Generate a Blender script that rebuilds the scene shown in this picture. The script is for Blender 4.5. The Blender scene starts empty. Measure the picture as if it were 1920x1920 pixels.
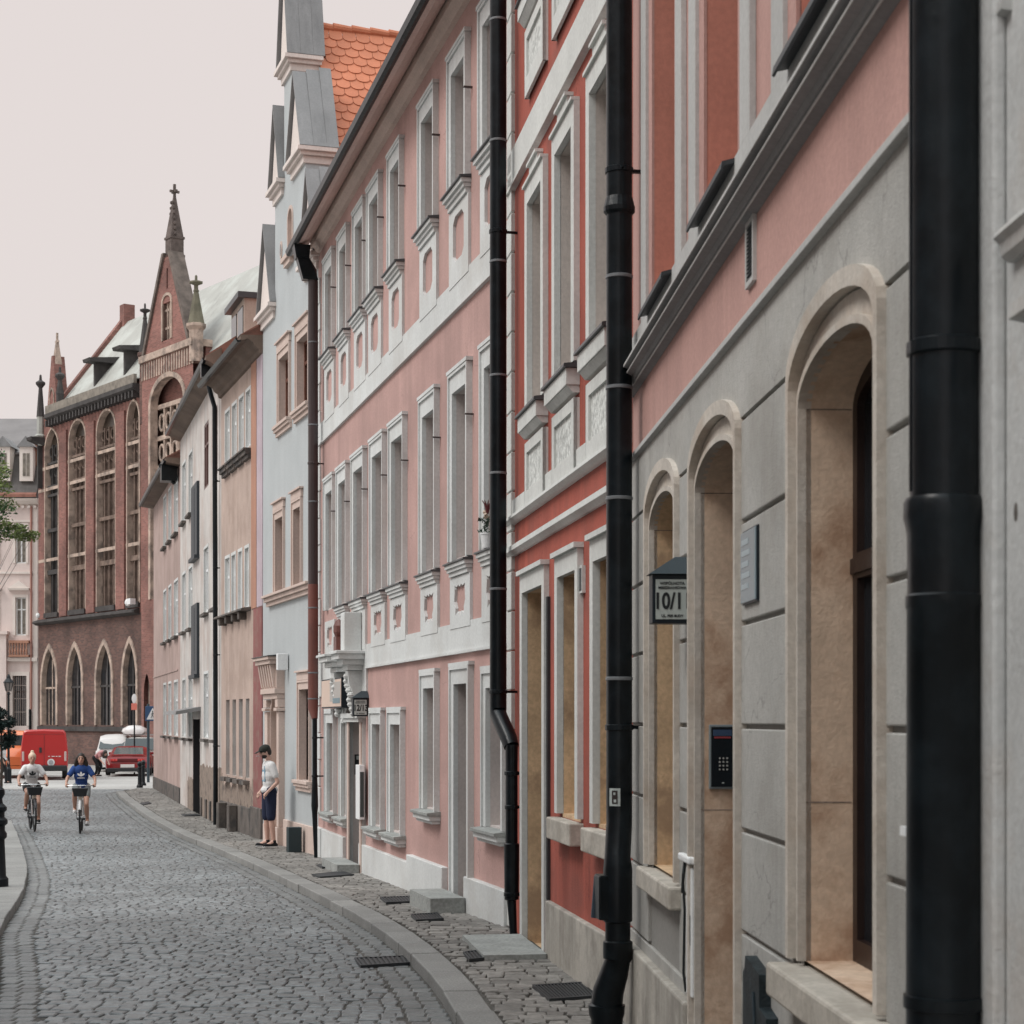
import bpy, math, random
import numpy as np
from mathutils import Vector, Matrix
from mathutils.geometry import tessellate_polygon
random.seed(7)
PI = math.pi
sc = bpy.context.scene
COL = sc.collection
# ------------------------------------------------------------------ camera, sky, sun, exposure
FP, CX, HY, CZ = 3500.0, 960.0, 1350.0, 2.2      # focal length in photo pixels, principal column, horizon row, eye height
cam = bpy.data.cameras.new('camera'); camo = bpy.data.objects.new('camera', cam); COL.objects.link(camo)
camo.location = (0, 0, CZ); camo.rotation_euler = (PI/2, 0, 0)
cam.sensor_width = 36; cam.lens = 36*FP/1920; cam.shift_y = (HY-960)/1920
cam.clip_start = 0.1; cam.clip_end = 3000
cam.dof.use_dof = True; cam.dof.focus_distance = 24; cam.dof.aperture_fstop = 7.0
sc.camera = camo
ZENITH = 3.4
SUN_EL, SUN_AZ = math.radians(50), math.radians(247)   # azimuth clockwise from +Y
w = bpy.data.worlds.new('World'); sc.world = w; w.use_nodes = True
nt = w.node_tree; nt.nodes.clear()
sky = nt.nodes.new('ShaderNodeTexSky'); sky.sky_type = 'NISHITA'; sky.sun_disc = False
sky.sun_elevation = SUN_EL; sky.sun_rotation = SUN_AZ; sky.dust_density = 3.0
sca = nt.nodes.new('ShaderNodeVectorMath'); sca.operation = 'SCALE'; sca.inputs[3].default_value = 0.10
nt.links.new(sky.outputs[0], sca.inputs[0])
mx = nt.nodes.new('ShaderNodeMix'); mx.data_type = 'RGBA'; mx.inputs[0].default_value = 0.93
nt.links.new(sca.outputs[0], mx.inputs[6])
tc0 = nt.nodes.new('ShaderNodeTexCoord'); sp0 = nt.nodes.new('ShaderNodeSeparateXYZ'); nt.links.new(tc0.outputs['Generated'], sp0.inputs[0])
mr0 = nt.nodes.new('ShaderNodeMapRange'); mr0.inputs[1].default_value = .40; mr0.inputs[2].default_value = .75; nt.links.new(sp0.outputs[2], mr0.inputs[0])
mc0 = nt.nodes.new('ShaderNodeMix'); mc0.data_type = 'RGBA'; mc0.inputs[6].default_value = (0.755, 0.683, 0.658, 1); mc0.inputs[7].default_value = (0.60, 0.65, 0.665, 1)
nt.links.new(mr0.outputs[0], mc0.inputs[0]); nt.links.new(mc0.outputs[2], mx.inputs[7])
bg = nt.nodes.new('ShaderNodeBackground'); bg.inputs[1].default_value = 1.0
out = nt.nodes.new('ShaderNodeOutputWorld')
# overcast sky: brighter towards the zenith than near the horizon
tcw = nt.nodes.new('ShaderNodeTexCoord'); spw = nt.nodes.new('ShaderNodeSeparateXYZ'); nt.links.new(tcw.outputs['Generated'], spw.inputs[0])
mrw = nt.nodes.new('ShaderNodeMapRange'); mrw.inputs[1].default_value = .38; mrw.inputs[2].default_value = 1.0; mrw.inputs[3].default_value = 1.0; mrw.inputs[4].default_value = ZENITH
nt.links.new(spw.outputs[2], mrw.inputs[0]); nt.links.new(mrw.outputs[0], bg.inputs[1])
nt.links.new(mx.outputs[2], bg.inputs[0]); nt.links.new(bg.outputs[0], out.inputs[0])
sl = bpy.data.lights.new('sun', 'SUN'); sl.energy = 1.5; sl.angle = math.radians(24); sl.color = (1.0, 0.955, 0.91)
so = bpy.data.objects.new('sun', sl); COL.objects.link(so); so.location = (20, -20, 40)
sd = Vector((math.sin(SUN_AZ)*math.cos(SUN_EL), math.cos(SUN_AZ)*math.cos(SUN_EL), math.sin(SUN_EL)))
so.rotation_euler = sd.to_track_quat('Z', 'Y').to_euler()
sc.view_settings.view_transform = 'Standard'; sc.view_settings.look = 'None'
sc.view_settings.exposure = 0.12; sc.view_settings.gamma = 1.0

# ------------------------------------------------------------------ materials
def lin(c):
    c /= 255.0
    return c/12.92 if c <= 0.04045 else ((c+0.055)/1.055)**2.4
def col(r, g, b, E=0.66):
    E *= 1.16; L = [lin(r)/(E*1.045), lin(g)/(E*1.0), lin(b)/(E*.955)]; g_ = sum(L)/3
    return tuple(min(0.86, g_+(v-g_)*.88) for v in L)
MATS = {}
def mat(name, c, rough=0.85, var=0.12, vs=1.2, fine=0.06, fs=30, bump=0.15, bs=60, spec=0.3, metal=0.0,
        streak=0.0, stain=None, stain_amt=0.0, stain_scale=0.8, island=0.0, coord='Object', crack=0.0):
    if name in MATS: return MATS[name]
    m = bpy.data.materials.new(name); m.use_nodes = True
    n = m.node_tree.nodes; l = m.node_tree.links
    b = n['Principled BSDF']
    b.inputs['Roughness'].default_value = rough
    b.inputs['Metallic'].default_value = metal
    b.inputs['Specular IOR Level'].default_value = spec
    tc = n.new('ShaderNodeTexCoord')
    def noise(scale, detail=4, stretch=None, rough_=0.55):
        t = n.new('ShaderNodeTexNoise'); t.inputs['Scale'].default_value = scale; t.inputs['Detail'].default_value = detail
        t.inputs['Roughness'].default_value = rough_
        if stretch:
            mp = n.new('ShaderNodeMapping'); mp.inputs['Scale'].default_value = stretch
            l.new(tc.outputs[coord], mp.inputs[0]); l.new(mp.outputs[0], t.inputs[0])
        else: l.new(tc.outputs[coord], t.inputs[0])
        return t.outputs[0]
    def ramp(src, lo, hi, a=0.35, z=0.65):
        r = n.new('ShaderNodeMapRange'); r.inputs[1].default_value = a; r.inputs[2].default_value = z
        r.inputs[3].default_value = lo; r.inputs[4].default_value = hi
        l.new(src, r.inputs[0]); return r.outputs[0]
    def mul(a, b_):
        q = n.new('ShaderNodeMath'); q.operation = 'MULTIPLY'; l.new(a, q.inputs[0]); l.new(b_, q.inputs[1]); return q.outputs[0]
    f = ramp(noise(vs, 5), 1-var, 1+var*0.5)
    if fine: f = mul(f, ramp(noise(fs, 3), 1-fine, 1+fine))
    def lerp1(v, k):
        q = n.new('ShaderNodeMix'); q.data_type = 'FLOAT'; q.inputs[2].default_value = 1.0; l.new(k, q.inputs[0]); l.new(v, q.inputs[3]); return q.outputs[0]
    if streak: f = mul(f, lerp1(ramp(noise(1.1, 6, (3.0, 3.0, 0.16), .7), 1-streak*1.8, 1.03, 0.36, 0.62), ramp(noise(.55, 3), .15, 1, .42, .60)))
    if crack:
        wn_ = n.new('ShaderNodeTexNoise'); wn_.inputs['Scale'].default_value = 2.5; wn_.inputs['Detail'].default_value = 5; l.new(tc.outputs[coord], wn_.inputs[0])
        ma = n.new('ShaderNodeMix'); ma.data_type = 'VECTOR'; ma.inputs[0].default_value = .35; l.new(tc.outputs[coord], ma.inputs[4]); l.new(wn_.outputs['Color'], ma.inputs[5])
        vo = n.new('ShaderNodeTexVoronoi'); vo.feature = 'DISTANCE_TO_EDGE'; vo.inputs['Scale'].default_value = 1.1; l.new(ma.outputs[1], vo.inputs[0])
        f = mul(f, lerp1(ramp(vo.outputs[0], 1-crack, 1.0, .0, .0045), ramp(noise(.7, 2), 0, 1, .50, .56)))
    if island:
        g = n.new('ShaderNodeNewGeometry'); f = mul(f, ramp(g.outputs['Random Per Island'], 1-island, 1+island, 0, 1))
    base = n.new('ShaderNodeVectorMath'); base.operation = 'SCALE'; base.inputs[0].default_value = c
    l.new(f, base.inputs[3]); o = base.outputs[0]
    if stain:
        mxn = n.new('ShaderNodeMix'); mxn.data_type = 'RGBA'
        l.new(ramp(noise(stain_scale, 6, None, 0.65), 0, stain_amt, 0.48, 0.62), mxn.inputs[0])
        l.new(o, mxn.inputs[6]); mxn.inputs[7].default_value = (*stain, 1); o = mxn.outputs[2]
    l.new(o, b.inputs['Base Color'])
    if bump:
        bp = n.new('ShaderNodeBump'); bp.inputs['Strength'].default_value = bump; bp.inputs['Distance'].default_value = 0.01
        l.new(noise(bs, 4), bp.inputs['Height']); l.new(bp.outputs[0], b.inputs['Normal'])
    MATS[name] = m
    return m
def brickmat(name, c1, c2, mortar, sc_=4.0, bump=0.3):
    m = bpy.data.materials.new(name); m.use_nodes = True; n = m.node_tree.nodes; l = m.node_tree.links; b = n['Principled BSDF']
    tc = n.new('ShaderNodeTexCoord'); sp = n.new('ShaderNodeSeparateXYZ'); cb = n.new('ShaderNodeCombineXYZ')
    l.new(tc.outputs['Object'], sp.inputs[0]); ad = n.new('ShaderNodeMath'); l.new(sp.outputs[0], ad.inputs[0]); l.new(sp.outputs[1], ad.inputs[1])
    l.new(ad.outputs[0], cb.inputs[0]); l.new(sp.outputs[2], cb.inputs[1])
    bt = n.new('ShaderNodeTexBrick'); bt.inputs['Scale'].default_value = sc_; bt.inputs['Color1'].default_value = (*c1, 1)
    bt.inputs['Color2'].default_value = (*c2, 1); bt.inputs['Mortar'].default_value = (*mortar, 1)
    bt.inputs['Mortar Size'].default_value = 0.02; bt.inputs['Brick Width'].default_value = 1.0; bt.inputs['Row Height'].default_value = 0.32
    l.new(cb.outputs[0], bt.inputs[0])
    ns = n.new('ShaderNodeTexNoise'); ns.inputs['Scale'].default_value = 0.45; ns.inputs['Detail'].default_value = 6; l.new(tc.outputs['Object'], ns.inputs[0])
    mr = n.new('ShaderNodeMapRange'); mr.inputs[1].default_value = .35; mr.inputs[2].default_value = .65; mr.inputs[3].default_value = .62; mr.inputs[4].default_value = 1.15
    l.new(ns.outputs[0], mr.inputs[0]); s = n.new('ShaderNodeVectorMath'); s.operation = 'SCALE'
    l.new(bt.outputs[0], s.inputs[0]); l.new(mr.outputs[0], s.inputs[3]); l.new(s.outputs[0], b.inputs['Base Color'])
    b.inputs['Roughness'].default_value = .9
    MATS[name] = m; return m
def simple(name, c, rough=0.5, spec=0.5, metal=0.0, emit=0.0, var=0.05):
    return mat(name, c, rough=rough, spec=spec, metal=metal, var=var, fine=0.02, bump=0.0)

WHITE = mat('white_stucco', col(196, 195, 190, .76), var=.08, streak=.04, bump=.12, stain=(.42, .40, .37), stain_amt=.35, stain_scale=.7)
REVEAL = mat('grey_reveal_stucco', col(172, 160, 153, .60), var=.1, streak=.08)
PINK = mat('pink_stucco', col(182, 142, 132, .76), crack=.3, var=.14, vs=.7, streak=.08, bump=.35, stain=(.30, .20, .18), stain_amt=.45, stain_scale=.45)
RED = mat('red_stucco', crack=.35, c=col(165, 77, 59, .68), var=.22, streak=.2, vs=.9, bump=.4, stain=(.20, .07, .055), stain_amt=.6, stain_scale=.9)
TRIMR = mat('offwhite_stucco', col(186, 184, 177, .66), var=.07, streak=.06)
ROUGHP = mat('rough_cast_panel', col(180, 179, 172, .66), var=.1, bump=1.0, bs=22, fine=.28, fs=22)
REVR = mat('warm_reveal_stucco', col(168, 156, 146, .58), var=.08, streak=.06)
STONE = mat('ochre_sandstone', col(166, 136, 102, .46), var=.22, vs=1.6, fine=.1, stain=(.30, .20, .13), stain_amt=.75, stain_scale=1.7, bump=.25)
SURR = mat('pale_arch_stone', col(164, 154, 142, .56), var=.16, vs=2, fine=.08, stain=(.36, .27, .20), stain_amt=.4, stain_scale=1.6, bump=.3)
STONEP = mat('rose_sandstone', col(174, 148, 124, .50), var=.18, vs=1.5, fine=.08, stain=(.30, .165, .095), stain_amt=.75, stain_scale=1.5, bump=.25)
SILL = mat('pale_sill_stone', col(178, 168, 154, .78), var=.15, vs=3, fine=.1, stain=(.30, .27, .23), stain_amt=.6, stain_scale=4, bump=.2)
BEIGE = mat('greige_stucco', crack=.35, c=col(150, 146, 139, .60), var=.12, vs=1.0, stain=(.26, .24, .21), stain_amt=.35, stain_scale=1.1, streak=.10, bump=.3, bs=90)
SALMON = mat('salmon_stucco', col(170, 128, 117, .64), var=.1, streak=.1, vs=.9, bump=.2)
SALMOND = mat('deep_salmon_stucco', col(162, 100, 82, .50), var=.08, streak=.06)
BANDG = mat('grey_band_stucco', col(156, 153, 148, .58), var=.06, streak=.05)
PLINTH = mat('weathered_plinth_stone', col(160, 152, 140, .60), var=.16, vs=2, streak=.25, stain=(.2, .18, .16), stain_amt=.5, stain_scale=2.5, bump=.3)
CREAMG = mat('worn_cream_plaster', col(156, 154, 150, .50), var=.12, vs=2, streak=.12, stain=(.4, .34, .29), stain_amt=.4, stain_scale=1.8, bump=.4, bs=40)
BLACK = mat('black_painted_metal', (.0035, .0065, .009), rough=.30, var=.4, vs=3, spec=.26, bump=.35, bs=9, stain=(.012, .018, .022), stain_amt=.4, stain_scale=6)
BROWNM = mat('brown_painted_metal', (.045, .030, .030), rough=.35, var=.2, spec=.5, bump=.02)
COPPERR = mat('red_brown_pipe_metal', (.16, .055, .042), rough=.45, var=.2, spec=.5, bump=.02, stain=(.06, .03, .03), stain_amt=.5, stain_scale=3)
ZINC = mat('dark_zinc_flashing', (.05, .055, .06), rough=.4, var=.3, spec=.5)
ZINCL = mat('grey_zinc_sheet', col(128, 126, 124, .85), rough=.45, var=.15, streak=.15, spec=.5, bump=.05)
BLUE = mat('pale_blue_stucco', col(174, 176, 174, .82), var=.05, streak=.02)
PEACH = mat('peach_stone_trim', col(196, 172, 158, .78), var=.08, streak=.06)
CREAM = mat('cream_stucco', col(205, 190, 180, .72), var=.05, streak=.05)
TAN = mat('tan_stucco', col(172, 148, 134, .70), var=.1, streak=.12, stain=(.3, .22, .18), stain_amt=.5)
TAND = mat('rust_tan_stucco', col(158, 112, 90, .62), var=.1, streak=.12)
MAROON = mat('maroon_paint', col(122, 72, 68, .62), var=.14, stain=(.25, .17, .14), stain_amt=.6, stain_scale=3)
GREY = mat('dirty_white_stucco', col(182, 173, 165, .66), var=.12, streak=.16, stain=(.4, .3, .26), stain_amt=.5)
FARP = mat('dusty_pink_stucco', col(166, 140, 130, .70), var=.1, streak=.16, stain=(.3, .22, .19), stain_amt=.5)
WHITEW = mat('white_window_paint', col(214, 212, 208, .74), rough=.5, var=.04)
DIRT = mat('crumbling_base_render', col(140, 122, 108, .66), var=.3, vs=3, stain=(.10, .08, .07), stain_amt=.9, stain_scale=3, bump=.5)
SOOT = mat('sooty_base_stone', col(88, 80, 74, .6), var=.3, vs=3, stain=(.05, .05, .05), stain_amt=.8, stain_scale=2)
SOFFIT = mat('brown_soffit_boards', (.17, .125, .10), var=.25, streak=.1)
SOFFP = mat('mauve_soffit_plaster', col(170, 145, 135, .5), var=.1)
GLASS = mat('dark_window_glass', (.015, .018, .022), rough=.06, spec=.8, var=.3, fine=0, bump=.0)
GLASSC = mat('curtained_window_glass', (.20, .18, .15), rough=.25, spec=.6, var=.4, vs=5, fine=0, bump=.0)
WOODD = mat('dark_brown_wood', (.022, .012, .010), rough=.45, var=.25, vs=6)
WOODR = mat('red_brown_wood', (.13, .05, .032), rough=.5, var=.2, vs=6)
BRICK = brickmat('red_church_brick', col(144, 92, 80, .80), col(120, 76, 66, .80), col(136, 108, 97, .80))
BRICKD = brickmat('dark_weathered_brick', col(104, 72, 62, .72), col(78, 56, 50, .72), col(92, 80, 72, .72))
CSTONE = mat('grey_church_stone', col(160, 138, 122, .60), var=.25, vs=2, stain=(.13, .11, .10), stain_amt=.7, stain_scale=1.5)
CDARK = mat('black_weathered_stone', col(62, 58, 56, .60), var=.3, vs=2)
CGREEN = mat('mossy_spire_stone', col(104, 98, 80, .7), var=.3, vs=2)
COPPER = mat('pale_verdigris_roof', col(208, 204, 192, 1.36), rough=.6, var=.12, vs=.6, streak=.1, stain=(.44, .46, .43), stain_amt=.6, stain_scale=.6)
TILE = mat('orange_clay_tile', col(208, 122, 82, .95), rough=.7, var=.12, vs=1.5, island=.09, fine=.05)
TILEF = mat('faded_terracotta_roof', col(150, 100, 84, .9), var=.2, vs=3)
SLATE = mat('grey_slate_roof', col(104, 98, 94, .9), var=.2, vs=3)
ROOFG = mat('mauve_grey_roof', col(150, 142, 138, 1.35), var=.1)
COBBLE = mat('granite_cobbles', (.165, .177, .182), rough=.38, var=.28, vs=.35, fine=.25, fs=14, island=.24, spec=.62, bump=.5, bs=45, coord='Object')
PAVE = mat('pavement_setts', (.20, .19, .176), rough=.6, var=.18, vs=1.0, fine=.2, fs=18, island=.25, bump=.35, bs=60)
KERBM = mat('granite_kerb', (.225, .224, .215), rough=.6, var=.12, vs=2.5, fine=.2, fs=60, island=.12, bump=.3)
JOINT = mat('sandy_joints', (.085, .08, .072), var=.3, vs=1.5, fine=.3, bump=.5)
ASPH = mat('worn_asphalt', (.36, .35, .335), var=.2, vs=.25, fine=.15, bump=.4, rough=.8)
IRON = mat('cast_iron', (.022, .026, .03), rough=.5, var=.3, spec=.5)
SLABG = mat('grey_step_stone', col(150, 150, 144, .85), var=.15, vs=4, fine=.15)

# ------------------------------------------------------------------ helpers
def tag(o, label=None, cat=None, group=None, kind=None):
    if label: o['label'] = label
    if cat: o['category'] = cat
    if group: o['group'] = group
    if kind: o['kind'] = kind
    return o
def empty(name, loc, rz=0.0):
    o = bpy.data.objects.new(name, None); COL.objects.link(o); o.location = loc; o.rotation_euler = (0, 0, rz)
    o.empty_display_size = .2
    return o
class MB:
    """collects faces, builds one mesh object"""
    def __init__(s, dz=0.0): s.v = []; s.f = []; s.m = []; s.dz = dz; s.cm = 0
    def add(s, vs, fs, m=None):
        o = len(s.v); s.v += [(a, b, c+s.dz) for a, b, c in vs]; mi = s.cm if m is None else m
        for f in fs: s.f.append([o+i for i in f]); s.m.append(mi)
    def box(s, x0, x1, y0, y1, z0, z1, m=None):
        vs = [(x0,y0,z0),(x1,y0,z0),(x1,y1,z0),(x0,y1,z0),(x0,y0,z1),(x1,y0,z1),(x1,y1,z1),(x0,y1,z1)]
        s.add(vs, [(0,3,2,1),(4,5,6,7),(0,1,5,4),(1,2,6,5),(2,3,7,6),(3,0,4,7)], m)
    def hexa(s, p, m=None):
        s.add(p, [(0,3,2,1),(4,5,6,7),(0,1,5,4),(1,2,6,5),(2,3,7,6),(3,0,4,7)], m)
    def plate(s, outer, holes=(), yf=0.0, yb=None, m=None, holewalls=True, outwalls=True):
        """flat sheet in the x/z plane at y=yf with polygon holes; edges run back to yb"""
        polys = [outer]+list(holes)
        flat = [p for q in polys for p in q]
        tr = tessellate_polygon([[Vector((a, b, 0)) for a, b in q] for q in polys])
        s.add([(a, yf, b) for a, b in flat], [tuple(t) for t in tr], m)
        if yb is not None:
            for k, q in enumerate(polys):
                if (k == 0 and not outwalls) or (k > 0 and not holewalls): continue
                n = len(q); vs = [(a, yf, b) for a, b in q]+[(a, yb, b) for a, b in q]
                s.add(vs, [(i, (i+1) % n, n+(i+1) % n, n+i) for i in range(n)], m)
    def rim(s, poly, y0, y1, m=None, closed=True):
        n = len(poly); vs = [(a, y0, b) for a, b in poly]+[(a, y1, b) for a, b in poly]
        s.add(vs, [(i, (i+1) % n, n+(i+1) % n, n+i) for i in range(n if closed else n-1)], m)
    def prism(s, poly, y0, y1, m=None):
        s.plate(poly, (), y0, y1, m)
        tr = tessellate_polygon([[Vector((a, b, 0)) for a, b in poly]])
        s.add([(a, y1, b) for a, b in poly], [tuple(t) for t in tr], m)
    def xprism(s, prof, x0, x1, m=None):
        """profile in y/z swept along x"""
        n = len(prof); vs = [(x0, a, b) for a, b in prof]+[(x1, a, b) for a, b in prof]
        s.add(vs, [(i, (i+1) % n, n+(i+1) % n, n+i) for i in range(n)], m)
        tr = tessellate_polygon([[Vector((a, b, 0)) for a, b in prof]])
        s.add([(x0, a, b) for a, b in prof], [tuple(t) for t in tr], m); s.add([(x1, a, b) for a, b in prof], [tuple(t) for t in tr], m)
    def zprism(s, poly, z0, z1, m=None):
        n = len(poly); vs = [(a, b, z0) for a, b in poly]+[(a, b, z1) for a, b in poly]
        s.add(vs, [(i, (i+1) % n, n+(i+1) % n, n+i) for i in range(n)], m)
        tr = tessellate_polygon([[Vector((a, b, 0)) for a, b in poly]])
        s.add([(a, b, z0) for a, b in poly], [tuple(t) for t in tr], m); s.add([(a, b, z1) for a, b in poly], [tuple(t) for t in tr], m)
    def tube(s, pts, r, n=10, m=None, caps=True):
        pts = [Vector(p) for p in pts]; rs = r if isinstance(r, (list, tuple)) else [r]*len(pts)
        rings = []; prev = None
        for i, p in enumerate(pts):
            d = (pts[min(i+1, len(pts)-1)]-pts[max(i-1, 0)])
            if d.length < 1e-9: d = Vector((0, 0, 1))
            d.normalize()
            if prev is None: a = d.orthogonal().normalized()
            else:
                a = prev-d*prev.dot(d)
                a = a.normalized() if a.length > 1e-6 else d.orthogonal().normalized()
            prev = a; b = d.cross(a)
            rings.append([tuple(p+(a*math.cos(2*PI*k/n)+b*math.sin(2*PI*k/n))*rs[i]) for k in range(n)])
        vs = [q for g in rings for q in g]; fs = []
        for i in range(len(rings)-1):
            for k in range(n): fs.append((i*n+k, i*n+(k+1) % n, (i+1)*n+(k+1) % n, (i+1)*n+k))
        if caps: fs += [tuple(range(n))[::-1], tuple((len(rings)-1)*n+k for k in range(n))]
        s.add(vs, fs, m)
    def lathe(s, prof, cx=0, cy=0, n=20, m=None, cap=True):
        """prof: list of (r, z)"""
        vs = []; fs = []
        for r, z in prof:
            for k in range(n): vs.append((cx+r*math.cos(2*PI*k/n), cy+r*math.sin(2*PI*k/n), z))
        for i in range(len(prof)-1):
            for k in range(n): fs.append((i*n+k, i*n+(k+1) % n, (i+1)*n+(k+1) % n, (i+1)*n+k))
        if cap: fs += [tuple(range(n))[::-1], tuple((len(prof)-1)*n+k for k in range(n))]
        s.add(vs, fs, m)
    def ball(s, c, r, n=12, m=None):
        rr = r if isinstance(r, (tuple, list)) else (r, r, r); vs = []; fs = []; h = n//2
        for i in range(h+1):
            t = PI*i/h
            for k in range(n): vs.append((c[0]+rr[0]*math.sin(t)*math.cos(2*PI*k/n), c[1]+rr[1]*math.sin(t)*math.sin(2*PI*k/n), c[2]+rr[2]*math.cos(t)))
        for i in range(h):
            for k in range(n): fs.append((i*n+k, i*n+(k+1) % n, (i+1)*n+(k+1) % n, (i+1)*n+k))
        s.add(vs, fs, m)
    def build(s, name, mats, parent=None, smooth=False, bevel=0.0, angle=35, label=None, weld=False):
        me = bpy.data.meshes.new(name); me.from_pydata(s.v, [], s.f); me.update()
        for m in (mats if isinstance(mats, (list, tuple)) else [mats]): me.materials.append(m)
        if any(s.m): me.polygons.foreach_set('material_index', s.m)
        o = bpy.data.objects.new(name, me); COL.objects.link(o)
        if parent: o.parent = parent
        import bmesh
        b = bmesh.new(); b.from_mesh(me)
        if weld or smooth: bmesh.ops.remove_doubles(b, verts=b.verts, dist=1e-5)
        bmesh.ops.recalc_face_normals(b, faces=b.faces); b.to_mesh(me); b.free()
        if smooth:
            me.polygons.foreach_set('use_smooth', [True]*len(me.polygons))
            try: me.set_sharp_from_angle(angle=math.radians(angle))
            except Exception: pass
        if bevel:
            md = o.modifiers.new('bevel', 'BEVEL'); md.width = bevel; md.segments = 2; md.limit_method = 'ANGLE'; md.angle_limit = math.radians(40)
        if label: o['label'] = label
        return o
def rect(a, b, c, d): return [(a, c), (b, c), (b, d), (a, d)]
def copy_tree(o, parent=None):
    c = o.copy(); COL.objects.link(c)
    if parent: c.parent = parent
    for ch in list(o.children): copy_tree(ch, c)
    return c
class Fac:
    """a facade plane given by its plan scale (px per metre) at two photo columns; s runs towards the camera"""
    def __init__(s, xa, sa, xb, sb):
        s.A = Vector(((xa-CX)/sa, FP/sa)); s.B = Vector(((xb-CX)/sb, FP/sb))
        s.u = (s.B-s.A).normalized(); s.n = Vector((s.u.y, -s.u.x)); s.ang = math.atan2(s.u.y, s.u.x); s.len = (s.B-s.A).length
    def _st(s, x, d=0.0):
        r = Vector(((x-CX)/FP, 1.0)); P = s.A+s.n*d
        t = (P.x*s.u.y-P.y*s.u.x)/(r.x*s.u.y-r.y*s.u.x)
        return t, (r*t-P).dot(s.u)
    def S(s, x, d=0.0): return s._st(x, d)[1]
    def Y(s, x, d=0.0): return s._st(x, d)[0]
    def H(s, x, y, d=0.0): return (HY-y)/FP*s._st(x, d)[0]
    def P(s, k, d=0.0): q = s.A+s.u*k+s.n*d; return q
# heights of the road below the eye, along the street
HR_Y = [0, 19, 32, 38, 48, 65, 90, 3000]; HR_H = [2.2, 2.2, 2.43, 2.49, 2.52, 2.45, 2.45, 2.45]
def Hr(Y): return float(np.interp(Y, HR_Y, HR_H))
def zr(Y): return CZ-Hr(Y)
def gpt(x, y, up=0.0):
    """photo pixel -> point on the road (or on a surface `up` metres above it)"""
    Y = 30.0
    for _ in range(30): Y = FP*(Hr(Y)-up)/(y-HY)
    return Vector(((x-CX)/FP*Y, Y, zr(Y)+up))
# ------------------------------------------------------------------ ground, road, pavements
def strip_mesh(name, rows, m, kind='structure', parent=None):
    """rows: list of lists of points, same length"""
    mb = MB(); n = len(rows[0]); vs = [tuple(p) for r in rows for p in r]
    mb.add(vs, [(i*n+k, i*n+k+1, (i+1)*n+k+1, (i+1)*n+k) for i in range(len(rows)-1) for k in range(n-1)])
    return tag(mb.build(name, m, parent), kind=kind)
ys = [-60, 0, 10, 19, 25, 32, 38, 43, 48, 56, 65, 90, 200, 600, 1500]
strip_mesh('ground', [[(x, y, zr(y)-.035) for x in (-1200, -200, -40, 0, 40, 200, 1200)] for y in ys], ASPH)

KR = [(218,1483),(226,1492),(240,1503),(262,1519),(290,1537),(325,1556),(360,1571),(405,1589),(450,1607),(520,1639),(575,1665),(620,1688),(665,1711),(700,1732),(735,1757),(770,1788),(800,1818),(828,1852),(850,1888),(872,1925)]
kr = [gpt(x, y, .10) for x, y in KR]
kr += [Vector((kr[-1].x+.45, 9.5, .1)), Vector((kr[-1].x+.85, 6.0, .1)), Vector((kr[-1].x+1.0, 2.0, .1))]
KRY = [p.y for p in kr][::-1]; KRX = [p.x for p in kr][::-1]
def XR(Y): return float(np.interp(Y, KRY, KRX))
KL = [(-60,1810),(0,1735),(26,1696),(44,1667),(51,1640),(50,1618),(44,1594),(33,1563),(21,1538)]
kl = [gpt(x, y, .10) for x, y in KL]
kl = [Vector((kl[0].x+1.0, 13, .1)), Vector((kl[0].x+.4, 15.5, .1))]+[p for p in kl if p.y > 16.5]
KLY = [p.y for p in kl]; KLX = [p.x for p in kl]
def XL(Y):
    if Y > KLY[-1]: return -34.0
    return float(np.interp(Y, KLY, KLX))
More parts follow.
